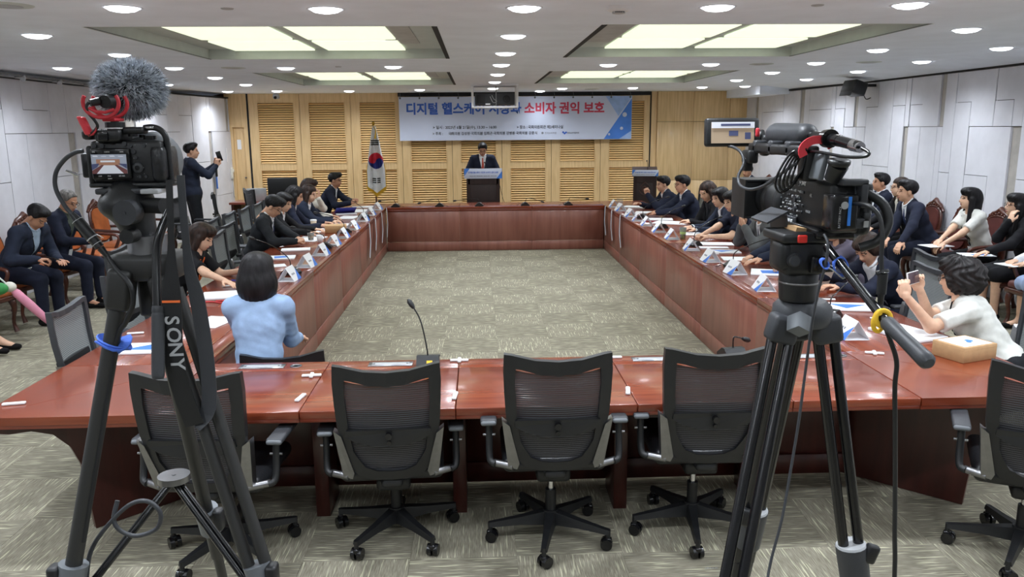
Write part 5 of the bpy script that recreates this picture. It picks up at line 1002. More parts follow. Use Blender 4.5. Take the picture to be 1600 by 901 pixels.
# ================================================================ CAMCORDER RIG
t = thing('camcorder_tripod', 'black twin-tube tripod with fluid head carrying the large camcorder', 'tripod', (.68, 1.62, 0))
for k, (a, b) in enumerate((((.632, 1.6, 1.548), (.207, 1.094, 0)), ((.689, 1.68, 1.532), (.621, 2.05, 0)), ((.734, 1.62, 1.541), (1.004, 1.564, 0)))):
    e = lerp(a, b, .42); n_ = (Vector(b)-Vector(a)).cross(Vector((0, 1, 0)) if k else Vector((.3, 1, 0))).normalized()*.017; m_ = MB()
    for s in (-1, 1): m_.cyl(Vector(a)+n_*s, Vector(e)+n_*s, .0115, .0115, n=12)
    lg = W_(m_, 'leg', 'blackgloss', t)
    for s in (-1, 1): W_(MB().cyl(Vector(e)+n_*s*.8, Vector(lerp(a, b, .985))+n_*s*.5, .0135, .012, n=12), 'lower_leg', 'blackplastic', lg)
    f1, f2 = lerp(a, b, .315), lerp(a, b, .385)
    W_(MB().cyl(f1, f2, .034, .032, n=16), 'leg_lock', 'darkgrey', lg); W_(MB().cyl(f1, lerp(a, b, .312), .033, .031, n=16), 'lock_rim', 'lightgrey', lg)
    W_(MB().rbox(Vector(f1)+Vector((.035 if k == 2 else -.03, -.02, -.01)), (.03, .02, .045), .007, (0, R(20), 0)), 'lock_lever', 'blackplastic', lg)
    W_(MB().rbox(b if False else (b[0], b[1], .015), (.05, .05, .03), .008), 'rubber_foot', 'blackgloss', lg)
    W_(MB().rbox(Vector(a)+Vector((0, 0, .01)), (.06, .05, .06), .01, (0, R((14, 0, -10)[k]), 0)), 'leg_shoulder', 'darkgrey', t)
W_(MB().lathe([(.055, 1.56), (.062, 1.575), (.06, 1.6), (.048, 1.612)], (.684, 1.63, 0), n=28), 'bowl', 'darkgrey', t)
W_(MB().cyl((.655, 1.565, 1.59), (.645, 1.545, 1.565), .026, .024, n=4), 'shoulder_cap', 'midgrey', t)
W_(MB().lathe([(.036, 1.615), (.038, 1.62), (.04, 1.65), (.04, 1.672), (.037, 1.678)], (.668, 1.62, 0), n=28), 'head_base', 'blackplastic', t); W_(MB().lathe([(.0405, 1.652), (.041, 1.653), (.041, 1.6545), (.0405, 1.6555)], (.668, 1.62, 0), n=28), 'base_ring', 'chrome', t)
W_(MB().rbox((.662, 1.62, 1.712), (.088, .1, .075), .014, seg=3).rbox((.655, 1.62, 1.752), (.096, .12, .02), .006).rbox((.622, 1.6, 1.715), (.03, .06, .06), .012, seg=3), 'fluid_head', 'blackplastic', t)
W_(MB().cyl((.636, 1.575, 1.708), (.634, 1.563, 1.708), .015, .014, n=20).lathe([(.01, 0), (.013, .002), (.01, .004)], (.634, 1.562, 1.708), (0, -1, 0), n=16), 'drag_dial', 'darkgrey', t)
W_(MB().rbox((.646, 1.56, 1.752), (.02, .008, .016), .003), 'lock_button', 'redbutton', t, 'red lock button')
W_(MB().rbox((.68, 1.56, 1.7), (.03, .02, .035), .004).rbox((.7, 1.57, 1.69), (.03, .02, .014), .003), 'head_controls', 'blackgloss', t)
a, b, e = Vector((.69, 1.545, 1.738)), Vector((.72, 1.35, 1.632)), Vector((.729, 1.22, 1.593))
ph = W_(MB().cyl(a, b, .0085, .0085, n=14), 'pan_handle', 'blackgloss', t)
W_(MB().lathe([(.011, 0), (.0135, .006), (.0135, .03), (.0125, .05), (.0135, .09), (.0145, .12), (.014, .13), (.009, .136)], b, e-b, n=20), 'handle_grip', 'darkgrey', ph)
W_(MB().tube([b+Vector((-.002, .008, .004))+Vector((.0135*math.cos(q_), .003*math.sin(q_), .0135*math.sin(q_))) for q_ in (2*math.pi*k/18 for k in range(18))], .005, n=8, closed=True).tube([b+Vector((-.009, .01, .0))+Vector((.009*math.cos(q_), 0, .016*math.sin(q_)-.004)) for q_ in (2*math.pi*k/18 for k in range(18))], .0042, n=8, closed=True), 'velcro_tie', 'yellow', ph, 'yellow velcro tie')
for cx, cz, r_, mm in ((.668, 1.712, .008, 'bluevelcro'), (.7, 1.707, .017, 'bluevelcro')): W_(ribbon([Vector((cx, 1.5, cz))+Vector((r_*.8*math.cos(q_), .006*math.sin(q_), r_*math.sin(q_))) for q_ in (2*math.pi*k/20 for k in range(21))], .014, .0025, (.25, 1, .1)), 'cable_tie_loop', mm, t, 'blue velcro cable tie')
W_(MB().tube([(.672, 1.492, 1.706), (.682, 1.49, 1.7), (.7, 1.492, 1.685), (.712, 1.495, 1.69)], .004, n=4, flat=(.012, .002)), 'cable_tie_tail', 'lightgrey', t)
# ---------------- camcorder body (points along +Y)
c = thing('camcorder', 'large black camcorder with battery, hood, side buttons and looped cables', 'camera', (.69, 1.65, 1.76))
W_(MB().rbox((.722, 1.645, 1.818), (.085, .26, .1), .012, seg=3), 'body', 'blackplastic', c)
W_(MB().rbox((.71, 1.65, 1.762), (.08, .2, .02), .004), 'base_plate', 'blackgloss', c)
W_(MB().rbox((.693, 1.505, 1.812), (.05, .05, .068), .005), 'battery', 'blackgloss', c)
W_(MB().box((.7, 1.4795, 1.815), (.006, .001, .055)), 'battery_stripe', 'batteryblue', c, 'blue stripe')
text('battery_text', 'BATTERY PACK', .006, 'lightgrey', c, frame_m(Vector((.682, 1.479, 1.804))-Vector(c.location), (0, 0, 1), (-1, 0, 0), (0, -1, 0)), 0, ext=.0001)
W_(MB().lathe([(.0065, 0), (.0075, .0005), (.0065, .001)], (.69, 1.4795, 1.826), (0, -1, 0), n=16), 'battery_mark', 'lightgrey', c)
LV = Vector(c.location)
text('maker_lettering', 'SONY', .013, 'white', c, frame_m(Vector((.6785, 1.655, 1.856))-LV, (0, -1, 0), (0, 0, 1), (-1, 0, 0)), .0004, ext=.0002)
text('model_lettering', '4K', .011, 'lightgrey', c, frame_m(Vector((.6785, 1.61, 1.834))-LV, (0, -1, 0), (0, 0, 1), (-1, 0, 0)), 0, ext=.0002)
text('focus_lettering', 'FOCUS', .007, 'lightgrey', c, frame_m(Vector((.6785, 1.62, 1.8))-LV, (0, -1, 0), (0, 0, 1), (-1, 0, 0)), 0, ext=.0002)
rr = random.Random(5)
for i in range(9):
    for j in range(6):
        if rr.random() < .72: W_(MB().rbox((.678, 1.755-.013*i-.003*(j % 2), 1.855-.014*j-.002*i*.2), (.004, rr.choice((.004, .007)), rr.choice((.003, .006))), .001, seg=1), 'button', rr.choice(('lightgrey', 'midgrey', 'darkgrey')), c)
W_(MB().rbox((.677, 1.7, 1.772), (.006, .05, .022), .003), 'key_panel', 'darkgrey', c)
for i in range(3): W_(MB().rbox((.673, 1.715-.013*i, 1.772), (.003, .008, .01), .001), 'key', 'white', c)
for i in range(2): W_(MB().cyl((.672, 1.68, 1.8+.02*i), (.68, 1.68, 1.8+.02*i), .006, n=12), 'dial', 'darkgrey', c)
pr_ = [(.03, 0), (.042, .005), (.044, .02)]
for i in range(14): pr_ += [(.0445+.0014*(i % 2), .022+i*.0035)]
pr_ += [(.043, .075), (.046, .08), (.046, .09)]
for i in range(12): pr_ += [(.0465+.0014*(i % 2), .092+i*.0035)]
pr_ += [(.045, .14), (.047, .16), (.044, .16)]
W_(MB().lathe(pr_, (.712, 1.77, 1.805), (0, 1, 0), n=48), 'zoom_lens', 'blackplastic', c)
ho = MB(); hx, hz = .69, 1.803
for w_, y_ in ((.05, 1.9), (.062, 1.99)): pass
ho.prism([(-.05, -.045), (.05, -.045), (.05, .045), (-.05, .045)], 1.9, 1.905, lambda u, v, q_: (hx+u, q_, hz+v))
for (a0, b0, a1, b1) in ((-.05, -.046, .05, -.042), (-.05, .042, .05, .046), (-.054, -.046, -.05, .046), (.05, -.046, .054, .046)): ho.prism([(a0, b0), (a1, b0), (a1, b1), (a0, b1)], 1.89, 1.99, lambda u, v, q_: (hx+u, q_, hz+v))
W_(ho, 'matte_hood', 'blackplastic', c)
W_(MB().box((.628, 1.7, 1.785), (.05, .1, .004), (R(0), R(-28), 0)).box((.65, 1.7, 1.765), (.004, .1, .05), (0, R(-10), 0)), 'side_lcd_visor', 'darkgrey', c)
W_(MB().prism([(.665, 1.755), (.69, 1.755), (.69, 1.768), (.67, 1.77)], 1.6, 1.66, lambda u, v, q_: (u-.02, q_, v)), 'wood_shoulder_tab', 'kraft', c)
# handle, microphone, monitor
W_(MB().rbox((.645, 1.72, 1.925), (.03, .3, .022), .006).rbox((.66, 1.59, 1.9), (.03, .04, .07), .006).rbox((.63, 1.85, 1.905), (.025, .05, .03), .005).rbox((.625, 1.85, 1.887), (.02, .02, .03), .003), 'top_handle', 'blackplastic', c)
for i in range(5): W_(MB().rbox((.645+.016*(i % 2), 1.83-.05*i, 1.928), (.03, .02, .03), .005), 'handle_bracket', 'darkgrey', c)
fm = SDF(.01); fm.cone((.672, 1.8, 1.955), (.682, 1.66, 1.955), .026, .024); fm.grid(.006); v, q = nets(fm.D, fm.lo, fm.h); link('foam_windscreen', npmesh('foam_windscreen', v-V3(LV), q, ['darkgrey']), c)
W_(MB().cyl((.684, 1.66, 1.955), (.694, 1.53, 1.945), .0115, n=16).cyl((.694, 1.53, 1.945), (.699, 1.46, 1.936), .011, .01, n=16).cyl((.69, 1.58, 1.949), (.69, 1.56, 1.949), .018, .018, n=16), 'boom_microphone', 'blackgloss', c); W_(MB().cyl((.697, 1.48, 1.938), (.7, 1.455, 1.934), .0115, .01, n=16), 'connector_sleeve', 'chromeshiny', c)
W_(MB().rbox((.638, 1.83, 1.96), (.008, .012, .02), .003), 'red_catch', 'redrubber', c)
M['scr_wood'] = mat('screen_wood', (150, 132, 110), .4, emit=(130, 114, 96), estr=.6)
mo = W_(MB().rbox((.6, 1.9, 1.96), (.128, .022, .066), .006, (R(-6), 0, 0)), 'monitor', 'blackplastic', c)
def ms(x0, x1, z0, z1, m_, dy): W_(MB().box((.6+(x0+x1)/2, 1.8875-dy, 1.96+(z0+z1)/2), (x1-x0, .0003, z1-z0), (R(-6), 0, 0)), 'monitor_image', m_, mo)
ms(-.052, .05, -.025, .024, 'scr_wood', 0); ms(-.052, .05, .01, .024, 'scr_light', .0008); ms(-.03, .04, .015, .02, 'scr_navy', .0013); ms(-.01, .012, -.008, .004, 'scr_navy', .0008); ms(-.016, .016, -.018, -.01, 'scr_light', .0012); ms(-.016, .014, -.025, -.019, 'scr_navy', .0016); ms(.028, .042, -.016, .0, 'scr_navy', .0008)
W_(MB().cyl((.66, 1.9, 1.95), (.672, 1.89, 1.95), .016, n=16).rbox((.675, 1.88, 1.93), (.022, .03, .05), .008), 'monitor_arm', 'blackplastic', c)
W_(MB().cyl((.68, 1.52, 1.872), (.684, 1.505, 1.9), .015, .019, n=22).lathe([(.019, 0), (.021, .004), (.021, .01), (.014, .012)], (.684, 1.505, 1.9), (0, -.2, 1), n=22), 'viewfinder_eyecup', 'blackplastic', c)
W_(MB().rbox((.665, 1.56, 1.895), (.012, .07, .05), .003, (0, R(12), 0)), 'viewfinder_loupe', 'midgrey', c)
W_(MB().rbox((.712, 1.5, 1.868), (.05, .03, .012), .003).rbox((.73, 1.5, 1.845), (.014, .03, .05), .003), 'rear_mount', 'darkgrey', c)
W_(MB().rbox((.748, 1.56, 1.8), (.03, .1, .075), .014, seg=3).tube(smooth_path([(.752, 1.52, 1.845), (.775, 1.5, 1.825), (.782, 1.49, 1.79), (.765, 1.49, 1.757), (.735, 1.5, 1.742)], 4), .009, n=8), 'hand_grip', 'blackplastic', c)
W_(MB().rbox((.73, 1.5, 1.79), (.02, .012, .02), .003).rbox((.742, 1.497, 1.805), (.014, .01, .012), .003), 'grip_buckle', 'darkgrey', c); W_(MB().box((.738, 1.488, 1.789), (.009, .002, .012)), 'grip_tag', 'lightgrey', c)
for i in range(10):
    for j in range(8):
        if rr.random() < .6: W_(MB().box((.6776, 1.765-.0115*i, 1.86-.0105*j), (.0022, rr.choice((.0025, .004, .006)), rr.choice((.0018, .003)))), 'button_mark', rr.choice(('lightgrey', 'white', 'midgrey')), c)
# red tie and cable loops over the handle
lp = []
rr = random.Random(9)
W_(MB().tube([Vector((.668, 1.58, 1.925))+Vector((.03*math.cos(q_), -.012, .022*math.sin(q_))) for q_ in (math.pi*(.1+1.05*k/14) for k in range(15))], .004, n=4, flat=(.004, .016)), 'cable_wrap', 'redcable', c, 'red velcro cable wrap')
for i in range(5):
    k_ = i*.004; pts = smooth_path([(.642, 1.585-k_, 1.93), (.622+k_, 1.59, 1.918-k_), (.603+k_*1.5, 1.595-k_, 1.882), (.6+k_*1.6, 1.6-k_, 1.856+k_*.6), (.612+k_, 1.6-k_, 1.842+k_*.9), (.634, 1.595-k_, 1.857+k_), (.649-k_*.4, 1.59-k_, 1.889), (.652-k_*.4, 1.585-k_, 1.92), (.644, 1.583-k_, 1.931)], 4)
    W_(MB().tube(pts, .0024, n=7), 'looped_cable', 'blackgloss', c)
cb = thing('monitor_cable', 'dark cable curling from the small monitor round the lens hood', 'cable', (.6, 1.85, 1.85)); W_(MB().tube(smooth_path([(.59, 1.89, 1.928), (.6, 1.88, 1.926), (.608, 1.85, 1.915), (.61, 1.83, 1.891), (.595, 1.82, 1.862), (.594, 1.8, 1.842), (.602, 1.75, 1.837), (.608, 1.68, 1.851), (.612, 1.62, 1.874), (.63, 1.58, 1.9)], 5), .0035, n=8), 'cable_run', 'darkgrey', cb)
cb = thing('microphone_cable', 'black cable looping from the boom microphone back to the handle', 'cable', (.69, 1.5, 1.93)); W_(MB().tube(smooth_path([(.7, 1.45, 1.933), (.704, 1.43, 1.926), (.697, 1.43, 1.919), (.68, 1.47, 1.917), (.662, 1.53, 1.923), (.652, 1.57, 1.925)], 5), .0032, n=8), 'cable_run', 'blackgloss', cb)
cb = thing('power_cable', 'thick black cable hanging from the camcorder rear past the yellow tie to the floor', 'cable', (.75, 1.42, 0))
W_(MB().tube(smooth_path([(.708, 1.48, 1.83), (.716, 1.44, 1.829), (.727, 1.42, 1.812), (.731, 1.41, 1.78), (.73, 1.405, 1.74), (.731, 1.4, 1.712)], 5), .0042, n=8).tube(smooth_path([(.732, 1.398, 1.655), (.733, 1.39, 1.63), (.742, 1.38, 1.6), (.762, 1.38, 1.55), (.766, 1.385, 1.499), (.776, 1.39, 1.42), (.792, 1.4, 1.3), (.8, 1.4, 1.2), (.81, 1.4, 1.05), (.812, 1.4, .6), (.815, 1.38, .1), (.83, 1.35, .012), (.9, 1.2, .006)], 5), .0045, n=8), 'cable_run', 'blackplastic', cb)
W_(MB().cyl((.731, 1.4, 1.714), (.732, 1.398, 1.71), .0115, n=16).cyl((.732, 1.398, 1.71), (.732, 1.398, 1.672), .009, .0085, n=16).cyl((.732, 1.398, 1.672), (.732, 1.398, 1.65), .006, .005, n=12), 'power_connector', 'blackplastic', cb)
W_(MB().lathe([(.009, 0), (.0118, .001), (.009, .002)], (.731, 1.4, 1.712), (0, 0, 1), n=16), 'connector_rim', 'chromeshiny', cb)
cb = thing('remote_cable', 'thin grey cable running from the camcorder base down its tripod', 'cable', (.66, 1.5, 0))
W_(MB().tube(smooth_path([(.672, 1.52, 1.766), (.672, 1.5, 1.75), (.668, 1.495, 1.712), (.66, 1.5, 1.66), (.652, 1.5, 1.6), (.645, 1.5, 1.5), (.634, 1.49, 1.4), (.62, 1.48, 1.3), (.6, 1.46, 1.2), (.572, 1.44, 1.1), (.55, 1.4, 1.0), (.5, 1.3, .6), (.46, 1.25, .1), (.44, 1.2, .008)], 4), .0028, n=8), 'cable_run', 'darkgrey', cb)
# ================================================================ BANNER, FLAG, PROJECTOR, WALL AND CEILING FITTINGS
YBN = 16.86
bn = thing('event_banner', 'wide pale event banner with blue and red title hung on the louvred wall', 'banner', (.8, YBN, 1.73))
def bl(x, z): return (x-.8, z-1.73)
MB().bb(-2.4, 2.41, -.002, .002, 0, .88).build('banner_sheet', 'banner', bn)
def bq(pts, m_, nm='printed_shape', d=-.0035): return MB().prism([bl(*p) for p in pts], d, d+.001, lambda u, v, w_: (u, w_, v)).build(nm, m_, bn)
bq([(2.63, 1.735), (3.205, 1.735), (3.205, 2.56)], 'bannerblue'); bq([(2.66, 2.605), (3.205, 2.605), (3.205, 2.585), (2.93, 2.2)], 'bannerpale'); bq([(2.95, 1.735), (3.205, 1.735), (3.205, 1.9)], 'bannerpale', d=-.0045)
for x, z, r_ in ((3.06, 2.23, .048), (3.0, 1.95, .034), (2.74, 1.83, .024)): MB().lathe([(r_*.55, 0), (r_, .0005), (r_, .001), (r_*.55, .0012)], (x-.8, -.005, z-1.73), (0, -1, 0), n=20).build('printed_ring', 'banner', bn)
def bt_(s, x, z, size, m_, width, bold): text('banner_text', s, size, m_, bn, frame_m((x-.8, -.004, z-1.73), *FACE_CAM), bold, width=width)
bt_('디지털 헬스케어 시장과', -.276, 2.355, .25, 'textblue', 2.36, .0085); bt_('소비자 권익 보호', 1.805, 2.355, .25, 'textred', 1.66, .0085)
bt_('> 일시 : 2023년 6월 21일(수), 13:30 ~ 16:00', -.26, 1.99, .075, 'textdark', 1.31, .0015); bt_('> 장소 : 국회의원회관 제2세미나실', 1.3, 1.985, .075, 'textdark', .96, .0015)
bt_('> 주최 :      국회의원 김성원·국회의원 김희곤·국회의원 강병원·국회의원 강훈식', .16, 1.865, .07, 'textdark', 2.16, .0015)
bt_('한국소비자원', 1.52, 1.862, .045, 'textgrey', .24, .0005); bt_('한국소비자법학회', 1.99, 1.862, .04, 'textdark', .24, .0005)
MB().lathe([(.012, 0), (.024, .001)], (1.35-.8, -.004, 1.868-1.73), (0, -1, 0), n=16).build('printed_logo', 'textgrey', bn)
for x, z in ((1.78, 1.88), (1.81, 1.855), (1.84, 1.875)): MB().cyl((x-.8, -.003, z-1.73), (x-.8, -.005, z-1.73), .02, n=14).build('printed_logo', 'textblue', bn)
for dx in (-.02, .02): MB().cyl((-.52+dx-.8, -.003, 1.868-1.73), (-.52+dx-.8, -.005, 1.868-1.73), .022, n=14).build('printed_logo', 'textgrey', bn)
for i in range(13):
    x = -2.37+i*.395; MB().lathe([(.01, 0), (.02, .001), (.02, .003), (.01, .003)], (x, -.002, .855), (0, -1, 0), n=14).tube([(x, -.004, .86), (x+.01, .0, .9), (x, .01, .96)], .004, n=6).build('eyelet_tie', 'midgrey', bn)
# flag on a pole
fg = thing('national_flag', 'white flag with red and blue circle, gold fringe, on a brass-topped pole', 'flag', (-1.9, 15.0, 0))
MB().lathe([(.16, 0), (.16, .02), (.05, .05), (.03, .09)], n=24).build('stand_base', 'brass', fg); MB().cyl((0, 0, .05), (0, 0, 2.05), .014, n=14).build('pole', 'carved', fg)
MB().sph((0, 0, 2.08), .032, 14, 10).lathe([(.012, 2.03), (.03, 2.045), (.012, 2.06)], n=14).build('finial', 'brass', fg)
NU, NV = 80, 190; vs = []; fs = []; mi = []
def flag_pt(u, v):  # u -1..1, v 0 top..1 bottom
    ztop, zb = 2.03, .80+.12*abs(u); z = ztop+(zb-ztop)*v; w_ = .02+.145*min(1, v/.72)**.8; x = .015+u*w_+.01*v
    return (x, -.03-.035*math.cos(u*7.5)*min(1, v*2)-.01*math.sin(u*17), z)
for j in range(NV+1):
    for i in range(NU+1): vs.append(flag_pt(-1+2*i/NU, j/NV))
for j in range(NV):
    for i in range(NU):
        a = j*(NU+1)+i; fs.append((a, a+1, a+NU+2, a+NU+1)); x, z = (vs[a][0]+vs[a+NU+2][0])/2, (vs[a][2]+vs[a+NU+2][2])/2; m_ = 0
        dx, dz = (x-.028)/.135, (z-1.4)/.148; rr_ = dx*dx+dz*dz
        if rr_ < 1:
            an = -.35; p, q_ = dx*math.cos(an)+dz*math.sin(an), -dx*math.sin(an)+dz*math.cos(an)
            m_ = 1 if q_ > 0 else 2
            if (p+.5)**2+q_**2 < .25: m_ = 1
            if (p-.5)**2+q_**2 < .25: m_ = 2
        if abs(x-.02) < .075:
            for k in range(3):
                if abs(z-(1.765-.035*k)) < .012: m_ = 3
                if abs(z-(1.075-.035*k)) < .012 and abs(x-.03) > .008: m_ = 3
        mi.append(m_)
fm_ = MB(); fm_.v = vs; fm_.f = fs; fm_.m = mi; fm_.sm = [True]*len(fs); fo = fm_.build('flag_cloth', ['flagwhite', 'flagred', 'flagblue', 'black'], fg)
so_ = fo.modifiers.new('thickness', 'SOLIDIFY'); so_.thickness = .003
fr_ = MB()
for i in range(90):
    u = -1+2*i/89; p = flag_pt(u, 1.); fr_.add([(p[0]-.006, p[1]-.004, p[2]+.01), (p[0]+.006, p[1]-.004, p[2]+.01), (p[0]+.004+random.uniform(-.004, .004), p[1]-.006, p[2]-.075), (p[0], p[1]+.004, p[2]+.01)], [(0, 1, 2), (0, 2, 3), (1, 3, 2), (0, 3, 1)])
for s in (-1, 1):
    for i in range(26):
        v = .62+.38*i/25; p = flag_pt(s, v); fr_.add([(p[0], p[1]-.004, p[2]+.008), (p[0], p[1]-.004, p[2]-.008), (p[0]+s*.028, p[1]-.006, p[2]-.03), (p[0], p[1]+.004, p[2])], [(0, 1, 2), (0, 2, 3), (1, 3, 2), (0, 3, 1)])
fr_.build('gold_fringe', 'gold', fg); MB().tube([(.0, -.03, 2.03), (.05, -.06, 1.95), (.035, -.075, 1.85), (.03, -.08, 1.8)], [.006, .01, .014, .02], n=8).build('tassel', 'gold', fg)
# projector in a hanging frame
pj = thing('ceiling_projector', 'projector in a white metal frame hanging from the ceiling before the banner', 'projector', (.305, 13.9, 2.7))
fx = .38; f_ = MB()
for x in (-fx, fx):
    for y in (0, .5): f_.bb(x-.018, x+.018, y-.018, y+.018, -.385, 0)
for z in (-.375, -.012):
    for y in (0, .5): f_.bb(-fx, fx, y-.016, y+.016, z-.014, z+.014)
    for x in (-fx, fx): f_.bb(x-.016, x+.016, 0, .5, z-.014, z+.014)
f_.build('hanging_frame', 'white', pj); MB().rbox((0, .26, -.24), (.68, .42, .2), .015).build('projector_body', 'darkgrey', pj)
MB().lathe([(.05, 0), (.062, .01), (.062, .03), (.045, .032), (.04, .012)], (.2, .05, -.24), (0, -1, 0), n=24).build('air_intake', 'blackplastic', pj); MB().rbox((-.24, .048, -.24), (.14, .01, .14), .004).build('vent_grille', 'blackplastic', pj)
MB().cyl((.02, .02, -.38), (.02, .02, -.01), .008).build('centre_rod', 'chrome', pj); MB().tube(smooth_path([(-.05, .04, -.18), (-.02, .02, -.24), (.03, .02, -.28), (-.03, .03, -.3), (-.08, .04, -.2)], 4), .006, n=6).build('hanging_leads', 'lightgrey', pj); MB().box((-.12, .045, -.325), (.08, .004, .02)).build('rating_label', 'paper', pj)
# loudspeaker, dome camera, detector, diffusers
sp = thing('loudspeaker', 'black loudspeaker bracketed high on the panelled wall', 'speaker', (5.56, 11.9, 2.51), R(4)); MB().rbox((0, 0, 0), (.22, .36, .2), .03, (0, R(18), 0)).build('cabinet', 'blackplastic', sp); MB().rbox((-.115, 0, -.03), (.012, .32, .16), .006, (0, R(18), 0)).build('grille', 'darkgrey', sp); MB().bb(.08, .325, -.03, .03, .02, .06).tube(smooth_path([(.1, -.08, -.08), (.14, -.1, -.16), (.22, -.08, -.14)], 4), .007, n=6).build('wall_bracket', 'blackplastic', sp)
cc = thing('dome_camera', 'small silver ceiling security camera in front of the louvres', 'camera', (-3.95, 16.35, 2.7)); MB().lathe([(.085, 0), (.085, -.02), (.06, -.035)], n=24).build('ceiling_plate', 'white', cc); MB().rbox((0, 0, -.085), (.12, .12, .1), .03).build('housing', 'lightgrey', cc); MB().cyl((0, -.05, -.1), (0, -.085, -.11), .028, n=16).build('lens', 'lens', cc)
dt = thing('smoke_detector', 'round white ceiling detector with small vent holes', 'detector', (.88, 5.12, 2.7)); MB().lathe([(.075, 0), (.075, -.022), (.055, -.03)], n=28).build('housing', 'white', dt); MB().lathe([(.04, -.03), (.04, -.04), (.03, -.042)], n=24).build('sensor_cap', 'lightgrey', dt)
for k in range(5): MB().box((-.024+.012*k, -.04, -.036), (.006, .004, .006)).build('vent_hole', 'black', dt)
DIF = [((-2.89, 9.97), 'beside the furry microphone side lights'), ((-.96, 16.5), 'just above the banner edge'), ((2.22, 15.8), 'above the banner end nearer the oak panels'), ((4.6, 9.52), 'near the loudspeaker wall'), ((3.4, 9.74), 'past the far coffer corner'), ((-2.74, 5.03), 'at the frame corner above the furry microphone')]
for (x, y), wl in DIF: d_ = thing('ceiling_diffuser', 'flush round air diffuser in the ceiling '+wl, 'vent', (x, y, ZC), 0., 'round air diffusers'); MB().lathe([(.02, -.006), (.1, -.008), (.14, -.003), (.145, .002)], n=28).build('diffuser_plate', 'cofferpaint', d_); MB().lathe([(.06, -.0085), (.085, -.0095), (.085, -.008)], n=24).build('slot_ring', 'lightgrey', d_)
for (x, y), wl in (((-1.51, 5.17), 'nearer the furry microphone'), ((2.1, 5.07), 'nearer the camcorder'), ((-1.63, 9.85), 'between the coffers')): d_ = thing('sprinkler_cover', 'small flush ceiling sprinkler cover '+wl, 'sprinkler', (x, y, ZC), 0., 'sprinkler covers'); MB().lathe([(.0, -.006), (.035, -.005), (.04, .001)], n=20).build('cover_plate', 'lightgrey', d_)
tr_ = thing('track_light', 'spotlight track along the ceiling edge over the tan armchairs', 'light', (-5.42, 9.6, 2.64)); MB().bb(-.05, .05, -4.2, 3.6, -.02, .0).build('track_rail', 'midgrey', tr_); MB().bb(-.14, -.12, -4.2, 3.6, -.03, .03).build('track_trim', 'lightgrey', tr_)
for i in range(9): MB().rbox((.0, -3.8+.85*i, -.035), (.07, .16, .03), .01).cyl((.03, -3.8+.85*i, -.03), (.05, -3.85+.85*i, -.06), .03, .03, n=14).build('spot_head', 'lightgrey', tr_)
# wall notices and switches by the oak door
nt_ = thing('wall_notice', 'white sheet pinned to the panelled wall beside the oak door', 'notice', (-5.115, 16.78, 1.48), R(6)); MB().bb(0, .004, -.1, .1, -.14, .14).build('sheet', 'paper', nt_)
sw = thing('wall_switch', 'pale control box with conduit on the wall beside the oak door', 'switch', (-5.1, 16.9, 1.05), R(6)); MB().rbox((.02, 0, .05), (.04, .12, .24), .008).rbox((.045, .02, .1), (.02, .05, .06), .004).build('control_box', 'cream' if 'cream' in M else 'white', sw); MB().tube([(.02, 0, -.06), (.02, .0, -.42), (.02, .12, -.46)], .012, n=8).build('conduit', 'white', sw)
hk = thing('hanging_folders', 'blue and white strips hanging from a hook on the panelled wall', 'notice', (-5.17, 16.15, 1.02), R(6)); MB().bb(.01, .02, -.09, -.0, -.18, .2).build('blue_strip', 'paperblue', hk); MB().bb(.01, .02, .02, .1, -.16, .16).build('white_strip', 'paper', hk); MB().rbox((.03, -.1, .14), (.04, .05, .16), .01).build('black_clip', 'blackplastic', hk)
# ================================================================ NAME PLATES
def name_plate(label, x, y, rz, group):
    t = thing('name_plate', label, 'name plate', (x, y, TZ+.001), rz, group); L_ = .19; b, h = .075, .115   # ridge along local y
    for nm, p0, p1 in (('aisle_face', (b, 0), (0, h)), ('guest_face', (-b, 0), (0, h))):
        d = Vector((p1[0]-p0[0], 0, p1[1]-p0[1])); n_ = Vector((d.z, 0, -d.x)).normalized()*.0012; P0 = Vector((p0[0], 0, p0[1])); P1 = Vector((p1[0], 0, p1[1])); vs = []
        for yy in (-L_/2, L_/2):
            for q_ in (P0-n_, P1-n_, P1+n_, P0+n_): vs.append((q_.x, yy, q_.z))
        fo = MB().add(vs, [(0, 1, 2, 3), (7, 6, 5, 4), (0, 4, 5, 1), (1, 5, 6, 2), (2, 6, 7, 3), (3, 7, 4, 0)]).build(nm, 'paper', t)
        s = 1 if p0[0] > 0 else -1; nn = Vector((abs(n_.x)*s, 0, abs(n_.z))).normalized(); e1 = Vector((0, s, 0)); e2 = (P1-P0).normalized()
        def pt(u, v): return P0+e1*u+e2*v+nn*.0022
        q3 = [pt(.095, 0), pt(.0, 0), pt(.095, .1)]; MB().add([tuple(q_) for q_ in q3]+[tuple(q_-nn*.0008) for q_ in q3], [(0, 1, 2), (5, 4, 3), (0, 3, 4, 1), (1, 4, 5, 2), (2, 5, 3, 0)]).build('printed_corner', 'paperblue', fo)
        for k in range(3): c_ = pt(-.045+.026*k, .065); MB().box(c_, (.0012, .016, .016), Matrix((nn, e1, e2)).transposed()).build('printed_name', 'textgrey', fo)
    MB().bb(-b, b, -L_/2, L_/2, 0, .0015).build('base_card', 'paper', t)
    return t
NPL = [(-1.62, 6.76), (-1.615, 7.44), (-1.61, 8.13), (-1.61, 8.81), (-1.61, 9.44), (-1.61, 10.24), (-1.61, 11.17), (-1.61, 11.92), (-1.61, 12.75)]
NPR = [(2.24, 4.6), (2.22, 6.04), (2.22, 6.75), (2.19, 7.4), (2.2, 8.13), (2.2, 8.97), (2.19, 9.6), (2.18, 10.26), (2.17, 10.8), (2.17, 11.34), (2.17, 12.15), (2.17, 12.75)]
np0 = None
